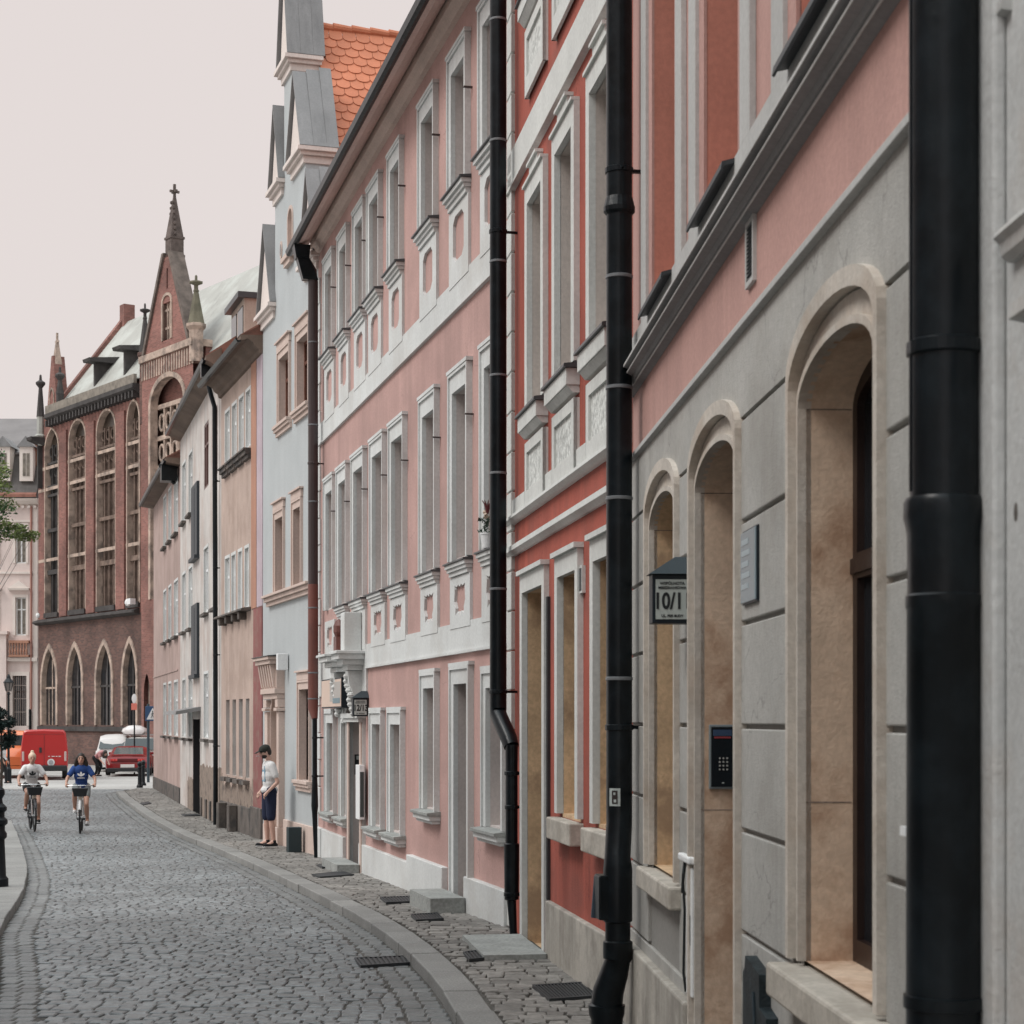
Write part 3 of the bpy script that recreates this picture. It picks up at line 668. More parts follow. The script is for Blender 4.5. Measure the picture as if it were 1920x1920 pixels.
for a, b in cols: redwin(a, b, 4.88, 2.93)
for a, b in cols: redwin(a, b, 8.4, 6.85)
def stone_open(a, b, ht, hb, door=False):
    s0, s1 = f.S(a, PR), f.S(b, PR)
    o = window(B, s0, s1, ht, hb, TRIMR, STONE, m=.13, head=.17, depth=.36, bead=False, foot=0, name='doorway' if door else 'window', transom=.8 if door else .68, sash=WOODD)
    mb = B.mb(); mb.box(s0-.15, s1+.15, -.085, .0, ht+.172, ht+.215); mb.build('window_head', TRIMR, o)
    return o, s0, s1
o, s0, s1 = stone_open(978, 1015, 1.22, -2.15, True)
DR = (s0, s1)
mb = B.mb(); mb.box(s1+.132, s1+.20, -.03, .0, -1.6, 1.1); mb.build('dark_door_strip', IRON, B.e)  # thin dark strip down the right side of the doorway
for a, b in ((1044, 1077), (1111, 1148)):
    o, s0, s1 = stone_open(a, b, 1.22, -.80)
    sb = B.mb(); sb.box(s0-.14, s1+.14, -.12, .01, -1.02, -.835); sb.build('sill', SILL, o, bevel=.012)
SE = f.len
B.wall(0, SE, -2.6, 9.6, RED)
mb = B.mb()
mb.xprism([(.0, 2.20), (-.03, 2.20), (-.03, 2.04), (-.075, 2.03), (-.08, 2.0), (-.05, 1.97), (-.03, 1.96), (0, 1.96)], .03, SE-.02); mb.build('lower_band', TRIMR, B.e)
mb = B.mb(); mb.xprism([(.0, 1.735), (-.07, 1.73), (-.075, 1.68), (-.03, 1.64), (0, 1.64)], .03, SE-.02); mb.build('string_course', TRIMR, B.e)
mb = B.mb(); mb.xprism([(.0, 5.70), (-.04, 5.70), (-.04, 5.36), (-.06, 5.35), (-.06, 5.32), (0, 5.31)], .03, SE-.02); mb.build('upper_band', TRIMR, B.e)
mb = B.mb(); mb.box(DR[1]+.21, SE-.01, -.05, .01, -2.6, -1.605); mb.build('plinth', PLINTH, B.e, bevel=.012)
mb = B.mb()
for k, z in enumerate(np.arange(-2.1, 9.3, .40)): mb.box(-.03, .28, -.04, .01, z+.01, z+.39)
mb.build('quoins', TRIMR, B.e, bevel=.006)
mb = B.mb(); a, b = f.S(1089), f.S(1098); mb.box(a, b, -.03, .0, 1.02, 1.24, 0); o = mb.build('wall_vent', TRIMR, B.e)
mb = B.mb(); mb.box(a+.02, b-.02, -.033, -.0305, 1.04, 1.22, 0); mb.build('vent_slots', IRON, o)
mb = B.mb(); mb.xprism([(-.5, 9.6), (4.0, 12.5), (8.0, 9.6)], 0, SE); mb.build('roof', TILEF, B.e)
# pipe at the beige house
xq = f.S(1161, .2); r2 = .088; Y2 = .2
o = drainpipe(B, f, [(xq, Y2, 9.6), (xq, Y2, -.55), (xq, Y2, -.7), (xq+.09, Y2+.03, -.92), (xq+.10, Y2+.03, -1.0, .098), (xq+.10, Y2+.03, -1.35, .098), (xq+.10, Y2+.03, -1.36, .085), (xq+.10, Y2+.03, -1.5, .085)], r2, BLACK,
          joints=[(h, xq, Y2, r2) for h in (4.95, 3.0, 2.25, 1.5, .28)], brackets=[(h, xq, Y2, r2) for h in (3.72, -.05)], label='wide black drainpipe with a small sticker, between red and greige walls')
drainpipe(B, f, [(xq+.10, Y2+.03, -1.30, .085), (xq+.10, Y2+.03, -1.48, .085), (xq+.10, Y2+.03, -1.49, .10), (xq+.10, Y2+.03, -1.60, .10), (xq+.10, Y2+.03, -1.61, .085), (xq+.08, Y2+.05, -1.70, .095), (xq+.03, Y2+.08, -1.83, .105), (xq+.02, Y2+.09, -1.92, .108), (xq+.02, Y2+.09, -1.925, .125), (xq+.02, Y2+.09, -1.99, .12), (xq+.03, Y2+.09, -2.02, .108), (xq+.03, Y2+.09, -2.16, .10)], .09, BLACK, label='cast foot of the black drainpipe')
mb = B.mb(); mb.lathe([(r2*1.02, 3.42), (r2*1.22, 3.44), (r2*1.22, 3.47), (r2*1.02, 3.54)], xq, -Y2, 20); mb.build('pipe_collar', BLACK, o)
mb = B.mb(); mb.box(xq-.02, xq+.16, -Y2-.17, -Y2-.06, -1.34, -1.04); mb.build('inspection_box', BLACK, o, bevel=.012)
pl = drainpipe(B, f, [(xq-.02, Y2+.14, -1.06), (xq-.03, Y2+.16, -1.34)], .03, mat('blue_grey_pipe', (.03, .045, .06), rough=.4), label='short blue grey spout')
ST = mat('pale_sticker_paper', (.42, .46, .45), var=.1, vs=30)
def pipe_patch(name, s_, d_, r, h0, h1, a0, a1, m, parent):
    mb = B.mb(); n = 6; vs = []
    for h in (h0, h1):
        for i in range(n+1):
            a = a0+(a1-a0)*i/n; vs.append((s_+r*math.sin(a), -d_-r*math.cos(a), h))
    mb.add(vs, [(i, i+1, n+2+i, n+1+i) for i in range(n)]); return mb.build(name, m, parent)
pipe_patch('sticker', xq, Y2, r2+.002, -.58, -.46, .55, 1.45, ST, o)
pipe_patch('sticker_picture', xq, Y2, r2+.0035, -.565, -.475, .8, 1.25, simple('sticker_ink', (.03, .02, .02)), o)
pipe_patch('sticker_figure', xq, Y2, r2+.0045, -.555, -.535, .95, 1.15, ST, o)
pipe_patch('sticker_figure', xq, Y2, r2+.0045, -.505, -.488, .92, 1.08, ST, o)
REDB = B
sa, sb = DR
z_ = zr(f.Y(995))+.1
slab('door_step', onwall(f, sa-.05, sb+.35, .055, .62), z_-.05, z_+.035, SLABG, 'flat pale slab on the pavement at the ochre stone doorway of the red house', 'step')

# ------------------------------------------------------------------ greige and salmon house
f = F_BEIGE; B = Bld('greige_house', f, 'house with grooved greige ground floor, sandstone arches and salmon upper floor', 'house', z0=.1)
SB, SR_ = 1.22, .165
AR = [(f.S(1229.5, -.01), f.S(1265.5, .03), -.93, 'window'), (f.S(1317.5, -.01), f.S(1378, .03), -2.2, 'doorway'), (f.S(1516, -.01), f.S(1638, .03), -.945, 'window')]
SE = f.S(1850, .0)+.3
for k, (s0, s1, hb, nm) in enumerate(AR):
    c, hw = (s0+s1)/2, (s1-s0)/2; n = 20
    B.holes.append(arch(c, hw+.03, SB, SR_+.02, hb-.02, n))
    mb = B.mb()
    poly = arch(c, hw, SB, SR_, hb, n)
    mb.rim(poly, -.0, .34, 1)
    arch_band(mb, c, hw, SB, SR_, hb, 0, .024, .034, base=.02, m=0, kr=.3)
    arch_band(mb, c, hw, SB, SR_, hb, .022, .088, .010, base=.0, m=0, ks=.95, kr=.35)
    arch_band(mb, c, hw, SB, SR_, hb, .088, .138, .055, base=.0, m=0, ks=.95, kr=.45)
    o = mb.build(nm, [SURR, STONEP if k != 0 else STONE], B.e)
    sd = B.mb(); D = .235
    inner = arch(c, hw-.07, SB-.02, SR_-.04, hb+.08, n)
    zt = SB-.05
    sd.plate(arch(c, hw-.001, SB, SR_-.001, hb+.001, n), [rect(c-hw+.07, c-.035, hb+.09, zt-.62), rect(c+.035, c+hw-.07, hb+.09, zt-.62), arch(c, hw-.07, SB, SR_-.07, zt-.52, n)], D-.05, D)
    sd.box(c-hw+.003, c+hw-.003, D-.062, D-.05, zt-.60, zt-.54); sd.box(c-.03, c+.03, D-.07, D-.05, hb+.09, zt-.62)
    sd.build('sash' if nm == 'window' else 'door_leaf', WOODD, o, bevel=.005)
    pb = B.mb(); pb.plate(poly, (), D-.02); pb.build('pane', GLASS, o)
    # horizontal joints in the stone lining
    jm = B.mb()
    for hh in ((SB, ) if k == 0 else (SB, -.32 if k == 2 else -.48)):
        jm.box(s0-.002, s0+.0015, -.0, .18, hh-.005, hh)
        jm.box(s0-.136, s0-.10, -.0535, -.051, hh-.005, hh)
    jm.build('stone_joint', DIRT, o)
    if nm == 'window':
        sb = B.mb(); sb.box(s0-(.16 if k else .20), s1+.2, -.13 if k else -.095, .22, hb-.155, hb-.021); sb.build('sill', SILL, o, bevel=.014)
# rustication grooves as real recesses: the face is built of flat courses standing proud of a recessed backing
# full wall: backing at y=+.015, courses in front
lv = [1.39, .914, .445, -.03, -.508, -.978, -1.45]
B.wall(0, SE, -2.6, 1.785, mat('greige_groove', col(120, 116, 110, .55), var=.1), depth=7)
segs = [(0.0, AR[0][0]-.135), (AR[0][1]+.135, AR[1][0]-.135), (AR[1][1]+.135, AR[2][0]-.135), (AR[2][1]+.135, SE)]
cs = B.mb()
G = .011
def course(h0, h1, bot=True):
    for a, b in segs: cs.box(a, b, -.024, .006, h0+(G if bot else 0), h1-G)
for i in range(len(lv)-1): course(lv[i+1], lv[i])
# above the top groove one sheet cut round the arches
outer = rect(0.0, SE, 1.39+G, 1.785)
holes = []
pts = [(0.0, 1.785), (0.0, 1.39+G)]
for (s0, s1, hb, nm) in AR:
    c, hw = (s0+s1)/2, (s1-s0)/2; A = arch(c, hw+.13, SB+.95*.13, SR_+.42*.13, 0, 26)[2:]
    A = [q for q in A if q[1] > 1.39+G][::-1]
    pts += [(A[0][0], 1.39+G)]+A+[(A[-1][0], 1.39+G)]
pts += [(SE, 1.39+G), (SE, 1.785)]
cs.plate(pts, (), -.024, .006)
# below the lowest groove: plain wall down to the plinth, cut at the openings
for a, b in ((0.0, AR[1][0]-.135), (AR[1][1]+.135, SE)): cs.box(a, b, -.023, .006, -2.6, -1.45-G)
cs.build('rusticated_courses', BEIGE, B.e, bevel=.006)
mb = B.mb()
mb.box(.0, AR[1][0]-.15, -.075, .0, -2.6, -1.54); mb.build('plinth', PLINTH, B.e, bevel=.015); mb = B.mb(); mb.box(AR[1][1]+.15, AR[2][0]-.35, -.06, .0, -2.6, -1.50); mb.build('plinth', PLINTH, B.e, bevel=.015); mb = B.mb(); mb.box(AR[2][0]-.34, SE, -.075, .0, -2.6, -1.52)
mb.build('plinth', PLINTH, B.e, bevel=.015)
# upper wall
B.holes = []
UW = [(1220, 1262), (1317, 1380), (1489, 1600)]
for a, b in UW:
    s0, s1 = f.S(a, .02), f.S(b, .02)
    o = window(B, s0, s1, 5.2, 2.64, SALMON, SALMOND, m=.17, head=.2, depth=.40, proud=.012, bead=False, sash=WOODD)
    mb = B.mb(); m_ = .17
    for q in ((s0-m_-.25, s0-m_), (s1+m_, s1+m_+.25)): mb.box(q[0], q[1], -.034, .0, 2.64, 5.6)
    mb.box(s0-m_, s1+m_, -.035, .0, 5.4, 5.6); mb.build('surround', BANDG, o, bevel=.004)
    sb = B.mb(); sb.xprism([(.0, 2.645), (-.095, 2.62), (-.10, 2.585), (-.09, 2.58), (-.09, 2.60), (0, 2.62)], s0-.05, s1+.05); sb.build('sill', IRON, o)
B.wall(0, SE, 1.785, 9.6, SALMON, name='upper_wall')
mb = B.mb(); mb.xprism([(.0, 1.835), (-.045, 1.828), (-.055, 1.82), (-.055, 1.79), (-.0, 1.782)], .0, SE); mb.build('string_course', BANDG, B.e, bevel=.003)
mb = B.mb(); mb.box(0, SE, -.035, .0, 2.39, 2.64); mb.build('upper_band', BANDG, B.e)
mb = B.mb(); mb.xprism([(.0, 2.41), (-.118, 2.40), (-.128, 2.392), (-.128, 2.372), (-.095, 2.364), (-.092, 2.35), (-.106, 2.346), (-.106, 2.334), (-.07, 2.325), (-.062, 2.30), (-.048, 2.295), (-.046, 2.285), (-.02, 2.276), (0, 2.27)], .0, SE); mb.build('cornice', mat('dull_grey_moulding', col(124, 122, 120, .64), var=.15), B.e)
mb = B.mb(); mb.box(0, SE, -.134, -.1285, 2.374, 2.39); mb.box(0, SE, -.111, -.1065, 2.335, 2.346); mb.box(0, SE, -.053, -.0485, 2.278, 2.292); mb.build('cornice_bead', BANDG, B.e)
mb = B.mb(); a, b = f.S(1404), f.S(1419); mb.plate(rect(a, b, 1.975, 2.275), [rect(a+.025, b-.025, 2.0, 2.25)], -.018, .0)
o = mb.build('wall_vent', BANDG, B.e)
mb = B.mb(); mb.box(a+.02, b-.02, -.003, .0, 1.995, 2.255, 0)
vs = mb.build('vent_opening', IRON, o)
mb = B.mb()
for k in range(14): z = 2.005+k*.0178; mb.xprism([(-.002, z), (-.016, z+.002), (-.012, z+.010), (-.002, z+.008)], a+.025, b-.025)
mb.build('vent_louvre', ZINC, o)
mb = B.mb(); mb.xprism([(-.5, 9.6), (4.0, 12.5), (8.0, 9.6)], 0, SE); mb.build('roof', TILEF, B.e)
# near pipe
xq = f.S(1771, .14); r3 = .090; Y3 = .14
o = drainpipe(B, f, [(xq, Y3, 9.5), (xq, Y3, .585), (xq, Y3, .583, .100), (xq, Y3, .57, .106), (xq, Y3, .53, .106), (xq, Y3, .49, .097), (xq, Y3, .33, .096), (xq, Y3, .325, .101), (xq, Y3, .295, .101), (xq, Y3, .29, .098), (xq, Y3, -.72, .100), (xq, Y3, -.722, .107), (xq, Y3, -.755, .107), (xq, Y3, -.757, .1), (xq, Y3, -2.15)], r3, BLACK,
          joints=[], brackets=[(.975, xq, Y3, r3)], arm=False, label='widest black drainpipe, nearest, at the end of the greige wall', n=28)
mb = B.mb(); mb.box(xq-.004, xq+.004, -Y3-r3-.004, -Y3-r3+.002, .60, 9.4); mb.build('pipe_seam', BLACK, o)
for h0_, h1_, a0_, a1_ in ((1.74, 1.80, -.62, -.50), (1.79, 1.87, -.66, -.57), (1.86, 1.93, -.70, -.64)): pipe_patch('paint_scrape', xq, Y3, r3+.0015, h0_, h1_, a0_, a1_, simple('scraped_teal_paint', (.07, .12, .12), rough=.5), o)
mb = B.mb(); mb.box(xq-.13, xq-.07, -Y3-.085, -Y3-.06, -.31, -.285); mb.build('paper_tag', WHITEW, o)
BEIGEB = B

# ------------------------------------------------------------------ cream house nearest on the right
f = F_CREAM; B = Bld('cream_house', f, 'worn cream plaster house front at the near end of the row', 'house', z0=.1)
B.wall(0, 11.0, -2.6, 9.6, CREAMG)
mb = B.mb(); mb.box(.0, .26, -.035, .0, -2.6, 9.6); mb.build('corner_strip', CREAMG, B.e, bevel=.01)
for z, p_ in ((1.19, .09), (-.9, .0)):
    if not p_: continue
    mb = B.mb(); s_ = f.S(1880, .03)
    mb.xprism([(.0, z+.04), (-.05, z+.03), (-.055, z+.015), (-.04, z), (-.035, z-.03), (-.015, z-.045), (0, z-.045)], s_, s_+2.2); mb.build('window_hood', CREAMG, B.e)
    mb = B.mb(); s2 = f.S(1905, .03); mb.xprism([(.0, z-.17), (-.05, z-.175), (-.05, z-.21), (0, z-.22)], s2, s2+2); mb.build('window_frame_moulding', CREAMG, B.e)
s_ = f.S(1990, 0)
mb = B.mb()
for s__, z, r in ((f.S(1872), 1.35, .014), (f.S(1862), 1.64, .009), (f.S(1905), .52, .010)): mb.ball((s__, .0, z), (r*1.5, .004, r*2.6), 8)
mb.build('plaster_chip', SOOT, B.e)
mb = B.mb(); mb.xprism([(-.4, 9.6), (4.0, 12.5), (8.0, 9.6)], 0, 11); mb.build('roof', TILEF, B.e)
# ------------------------------------------------------------------ pale blue gabled house
f = F_BLUE; B = Bld('blue_house', f, 'pale blue house with stepped gable, grey zinc caps, orange tile roof and peach stone portal', 'house')
SE = f.len
def bwin(a, b, ht, hb, sl=True, m=.10, head=.3, sash=WOODR):
    s0, s1 = f.S(a, .03), f.S(b, .03)
    o = window(B, s0, s1, ht, hb, PEACH, PEACH, m=m, head=.16, depth=.16, proud=.03, sash=sash, pane=GLASS, ledge=.0)
    mb = B.mb(); mb.box(s0-m-.02, s1+m+.02, -.05, .0, ht+.165, ht+.30); mb.box(s0-m-.06, s1+m+.06, -.09, .0, ht+.305, ht+.34); mb.build('window_head', PEACH, o, bevel=.004)
    if sl:
        mb = B.mb()
        for d_, z0, z1 in ((.12, hb-.06, hb-.0), (.09, hb-.12, hb-.062), (.05, hb-.20, hb-.122)): mb.box(s0-.22, s1+.2, -d_, .01, z0, z1)
        mb.build('sill', PEACH, o, bevel=.006)
    return o, s0, s1
bwin(522, 541, 6.88, 5.62); bwin(556, 577, 6.88, 5.62)
bwin(515, 530, 3.86, 2.46, sl=False); bwin(549, 563, 3.86, 2.46, sl=False)
mb = B.mb()
for d_, z0, z1 in ((.17, 2.38, 2.43), (.12, 2.30, 2.378), (.07, 2.22, 2.298)): mb.box(f.S(505), f.S(590), -d_, .01, z0, z1)
mb.build('sill_band', PEACH, B.e, bevel=.006)
o, s0, s1 = bwin(560, 579, .55, -1.08, sash=WOODD)
# arched recess for the portal
cA, hwA = f.S(521, 0), .45
pd0, pd1 = cA-hwA, cA+hwA
B.holes.append(arch(cA, hwA+.02, .0, .45, -2.7, 16))
# oculus and niche in the gable
ni = (f.S(541), f.S(549)); B.holes.append(arch(sum(ni)/2, (ni[1]-ni[0])/2, 9.3, .2, 8.7, 10))
x = lambda px, d=0: f.S(px, d)
s2a, s2b, s3a, s3b = x(516), x(573), x(533), x(548)
outl = [(0, -2.9), (SE, -2.9), (SE, 8.0), (s2b, 8.0), (s2b, 10.15), (s3b, 10.15), (s3b, 12.2), (s3a, 12.2), (s3a, 10.15), (s2a, 10.15), (s2a, 8.0), (0, 8.0)]
B.wall(0, SE, -2.9, 8.0, BLUE, outer=outl, depth=.55, back=False)
mb = B.mb(); mb.rim(outl, 0.0, .5, 0); mb.plate(outl, (), .5, None); mb.box(.02, SE-.02, .5, 7.0, -2.9, 7.9)
mb.build('gable_side', BLUE, B.e)
mb = B.mb(); mb.plate(rect(ni[0]-.1, ni[1]+.1, 8.6, 9.7), [], .12); mb.build('niche', PEACH, B.e)
mb = B.mb(); c = sum(ni)/2; arch_band(mb, c, (ni[1]-ni[0])/2, 9.3, .2, 8.7, 0, .06, .02, base=.12, kr=1, ks=0); mb.box(c-.4, c+.4, -.12, .0, 8.55, 8.64); mb.box(c-.3, c+.3, -.08, .0, 8.45, 8.548); mb.build('niche_frame', PEACH, B.e)
mb = B.mb(); so_ = f.S(528); mb.prism([(so_+.10*math.cos(t), 8.95+.17*math.sin(t)) for t in np.linspace(0, 2*PI, 16)[:-1]], -.02, .001); mb.build('oculus_frame', PEACH, B.e)
mb = B.mb(); mb.prism([(so_+.06*math.cos(t), 8.95+.11*math.sin(t)) for t in np.linspace(0, 2*PI, 16)[:-1]], -.024, -.0205); mb.build('oculus', GLASS, B.e)
def shoulder(a, b, h, peak, nm='gable_cap'):
    """moulded shelf and a steep little zinc roof over one step of the gable"""
    mb = B.mb()
    for d_, z0, z1 in ((.05, h-.25, h-.12), (.11, h-.118, h-.05), (.17, h-.048, h+.03)): mb.box(a-d_, b+d_, -d_, .5+d_*.3, z0, z1)
    mb.build('step_moulding', CREAM, B.e, bevel=.006)
    c = (a+b)/2; w_ = (b-a)/2+.14
    mb = B.mb(); mb.prism([(a-.04, h+.032), (b+.04, h+.032), (c, peak-.12)], -.06, .5); mb.build('cap_front', CREAM, B.e)
    mb = B.mb(); y0, y1 = -.13, .58
    for sg in (-1, 1):
        for k, (ya, yb, dz_) in enumerate(((y0, .12, .0), (.122, .36, .055), (.362, y1, .11))):
            p0, p1 = (c+sg*w_, h+.035), (c, peak+dz_)
            mb.hexa([(p0[0], ya, p0[1]), (p0[0]+sg*.035, ya, p0[1]), (p0[0]+sg*.035, yb, p0[1]), (p0[0], yb, p0[1]),
                     (p1[0], ya, p1[1]-.04), (p1[0]+sg*.0, ya, p1[1]+.03), (p1[0]+sg*.0, yb, p1[1]+.03), (p1[0], yb, p1[1]-.04)])
    mb.build(nm, ZINCL, B.e)
shoulder(.05, s2a-.05, 8.05, 9.75); shoulder(s2b+.10, SE-.02, 8.05, 9.65)
shoulder(s2a+.02, s3a-.10, 10.2, 11.75); shoulder(s3b+.12, s2b-.02, 10.2, 11.75)
shoulder(s3a-.02, s3b+.02, 12.25, 14.6)
# tiled roof, ridge running back from the street
rc = (s3a+s3b)/2-.05; eh, rh = 8.0, 13.05
mb = B.mb(); mb.hexa([(-.1, .5, 7.7), (SE+.3, .5, 7.7), (SE+.3, 9, 7.7), (-.1, 9, 7.7), (rc-.02, .5, rh-.12), (rc+.02, .5, rh-.12), (rc+.02, 9, rh-.12), (rc-.02, 9, rh-.12)])
rf = mb.build('roof', TILE, B.e)
mb = B.mb(); W = SE+.35-rc; sl_ = math.hypot(W, rh-7.7); dx, dz = W/sl_, (7.7-rh)/sl_; nx, nz = -dz, dx
tw, te = .262, .215; k = 0; t = .12
while t < sl_-.3:
    d = .5+(k % 2)*tw/2
    while d < 6.5:
        top = t-.12; pts = []
        for i in range(9):
            a = PI*i/8; pts.append((d+tw/2-.004-(tw/2-.004)*math.cos(a), t+te*.62+te*.42*math.sin(a)))
        poly = [(d+.004, top), (d+tw-.004, top)]; low = [(q, r_) for q, r_ in pts][::-1]
        ring = poly+low; o_ = .014; vs = []
        for q, tt in ring:
            lift = .004+.026*(tt-top)/(te+.12); vs.append((rc+dx*tt+nx*lift, q, rh+dz*tt+nz*lift))
        n_ = len(vs); vs2 = [(a-nx*.016, b, c_-nz*.016) for a, b, c_ in vs]
        mb.add(vs+vs2, [tuple(range(n_))]+[(i, (i+1) % n_, n_+(i+1) % n_, n_+i) for i in range(n_)])
        d += tw
    t += te; k += 1
mb.build('roof_tiles', TILE, rf)
mb = B.mb(); d = .5
while d < 6.5: mb.tube([(rc, d, rh+.02), (rc, d+.36, rh+.0)], [.085, .075], 10); d += .36
mb.build('ridge_tiles', TILE, rf)
# portal
mb = B.mb(); a, b = cA-.78, cA+.70
for d_, z0, z1, e_ in ((.34, 1.14, 1.20, .10), (.30, 1.06, 1.138, .05), (.16, .60, 1.058, .0), (.20, .50, .598, .02), (.15, .40, .498, .0)): mb.box(a-e_, b+e_, -d_, .01, z0, z1)
for q in np.linspace(a+.08, b-.16, 6): mb.xprism([(-.16, 1.05), (-.27, 1.05), (-.20, .62), (-.16, .62)], q, q+.09)
po = mb.build('portal_entablature', PEACH, B.e, bevel=.006)
mb = B.mb(); mb.xprism([(.0, 1.25), (-.36, 1.215), (-.36, 1.203), (0, 1.203)], a-.14, b+.14); mb.build('lead_cover', ZINC, po)
for q0, q1 in ((a, pd0-.04), (pd1+.04, b)):
    mb = B.mb(); mb.box(q0, q1, -.12, .01, -2.02, .16); mb.box(q0-.04, q1+.04, -.17, .01, .17, .23); mb.box(q0-.02, q1+.02, -.145, .01, .24, .39); mb.box(q0-.03, q1+.03, -.15, .01, -2.6, -2.03); mb.build('pilaster', PEACH, po, bevel=.008)
mb = B.mb(); arch_band(mb, cA, hwA, .0, .45, -2.6, 0, .09, .06, base=.3, ks=0, kr=1); mb.box(cA-.09, cA+.09, -.13, .0, .38, .60); mb.build('arch_moulding', PEACH, po)
mb = B.mb(); mb.plate(arch(cA, hwA, .0, .45, -2.6, 16), (), .26); mb.box(cA-.05, cA+.05, .2, .26, -.62, .34); mb.box(cA-hwA, cA+hwA, .17, .26, -.72, -.62); mb.box(cA-hwA, cA+hwA, .2, .26, -1.0, -.95)
mb.box(cA-hwA+.05, cA-.06, .22, .26, -1.9, -1.1); mb.box(cA+.06, cA+hwA-.05, .22, .26, -1.9, -1.1); dl = mb.build('door_leaf', mat('peach_painted_wood', col(186, 146, 118, .6), var=.12), po, bevel=.006)
mb = B.mb(); mb.plate(rect(cA-hwA+.08, cA-.07, -.58, .18), (), .255); mb.plate(rect(cA+.07, cA+hwA-.08, -.58, .18), (), .255); mb.build('fanlight', GLASS, dl)
mb = B.mb(); mb.box(b+.02, SE-.14, -.04, .01, -2.9, -1.87); mb.build('plinth', PEACH, B.e, bevel=.01)
mb = B.mb(); q = f.S(541); mb.box(q-.07, q+.07, -.22, -.02, .93, 1.24, 0); mb.build('lamp_box', WHITEW, B.e, bevel=.01)
BLUEB = B
sb_ = f.S(574)
mb = MB(); P_ = onwall(f, sb_-.10, sb_+.12, .10, .34); z_ = zr(f.Y(574))+.095; mb.zprism(P_, z_, z_+.44)
tag(mb.build('utility_box', mat('dark_teal_metal', (.025, .04, .045), rough=.5, var=.2), bevel=.01), 'dark slim metal box on the pavement against the peach plinth of the blue house', 'utility box')

# ------------------------------------------------------------------ tan house
f = F_TAN; B = Bld('tan_house', f, 'tan plaster house with soot-stained base, heavy brown cornice and small dormer', 'house')
SE = f.len
def plainwin(B, f, a, b, ht, hb, depth=.1, m=None, pane=GLASSC, sash=WHITEW, sillm=None, name='window', hook=False):
    s0, s1 = f.S(a), f.S(b)
    o = window(B, s0, s1, ht, hb, m, m or MATS['dirty_white_stucco'], m=.06, head=.07, depth=depth, proud=.012, bead=False, sash=sash, pane=pane, name=name, transom=.66)
    if sillm: mb = B.mb(); mb.box(s0-.05, s1+.05, -.12, .0, hb-.12, hb-.05); mb.build('sill', sillm, o)
    return o, s0, s1
for a, b in ((423, 431), (436, 444), (449, 457), (462, 470)):
    o, s0, s1 = plainwin(B, f, a, b, 6.9, 5.75, m=WHITE)
    mb = B.mb()
    for k, (d_, z0, z1) in enumerate(((.17, 5.62, 5.66), (.13, 5.53, 5.618), (.08, 5.45, 5.528))): mb.box(s0-.12, s1+.10, -d_, .01, z0, z1)
    mb.build('sill', SOOT, o, bevel=.004)
for a, b in ((423, 431), (435, 442), (447.5, 454), (460, 467)):
    o, s0, s1 = plainwin(B, f, a, b, 3.62, 2.40, m=WHITE)
    mb = B.mb(); mb.box(s0-.02, s0+.16, -.17, .01, 2.12, 2.28); mb.build('bracket', SOOT, o, bevel=.02)
for a, b in ((424, 430.5), (436, 442.5), (448, 455), (461, 467.5)):
    o, s0, s1 = plainwin(B, f, a, b, .45, -1.22, pane=simple('grey_shutter_paint', col(110, 100, 96, .6)), sash=SOOT, depth=.14)
    mb = B.mb(); mb.box(s0-.06, s1+.06, -.14, .01, -1.36, -1.27); mb.build('sill', SOOT, o)
B.wall(0, SE, -2.9, 7.6, TAN)
mb = B.mb(); mb.xprism([(.0, 2.36), (-.20, 2.33), (-.21, 2.29), (0, 2.28)], f.S(417), f.S(471)); mb.build('sill_band', SOOT, B.e)
q = f.S(472.5)
mb = B.mb(); mb.box(q, f.S(482), -.02, .0, 2.30, 7.4); mb.build('corner_strip', TAND, B.e)
mb = B.mb(); mb.box(f.S(477), SE, -.025, .0, -1.9, 2.28); mb.build('painted_strip', MAROON, B.e)
mb = B.mb(); mb.box(f.S(482.5), SE, -.015, .0, 2.3, 7.4); mb.build('lilac_strip', mat('lilac_stucco', col(160, 142, 146, .62)), B.e)
mb = B.mb(); rj = random.Random(8); S9 = f.S(477)-.005; P9 = [(0, -2.9), (S9, -2.9)]+[(S9*(1-i/24), -1.35+rj.uniform(-.15, .15)) for i in range(25)]; mb.plate(P9, (), -.010, .0); mb.build('peeling_base', DIRT, B.e)
mb = B.mb(); mb.box(.02, f.S(472), -.05, .0, -2.9, -1.83); mb.build('plinth', SOOT, B.e, bevel=.02)
mb = B.mb(); mb.box(f.S(473), SE, -.06, .0, -2.9, -1.78); mb.build('corner_plinth', SOOT, B.e, bevel=.02)
mb = B.mb(); mb.xprism([(.0, 7.35), (-.06, 7.37), (-.08, 7.45), (-.16, 7.50), (-.20, 7.58), (-.30, 7.64), (-.42, 7.60), (-.45, 7.62), (-.45, 7.70), (.0, 7.95)], -.05, SE+.0); mb.build('cornice', SOFFIT, B.e)
mb = B.mb(); mb.xprism([(-.44, 7.58), (-.51, 7.57), (-.55, 7.64), (-.53, 7.65), (-.50, 7.61), (-.44, 7.61)], -.08, SE-.05); mb.build('gutter', BLACK, B.e)
mb = B.mb(); mb.xprism([(-.46, 7.71), (3.5, 10.2), (7, 8)], 0, SE); mb.build('roof', TILEF, B.e)
DI = .35; a, b = f.S(434, -DI), f.S(458, -DI)
mb = B.mb(); mb.box(a, b, DI, 1.5, 7.9, 9.45); dm = mb.build('dormer', mat('streaked_dormer_render', col(165, 145, 130, .66), streak=.3, var=.2), B.e)
mb = B.mb(); mb.box(a-.1, b+.06, DI-.15, 1.6, 9.45, 9.58); mb.build('dormer_roof', ZINC, dm)
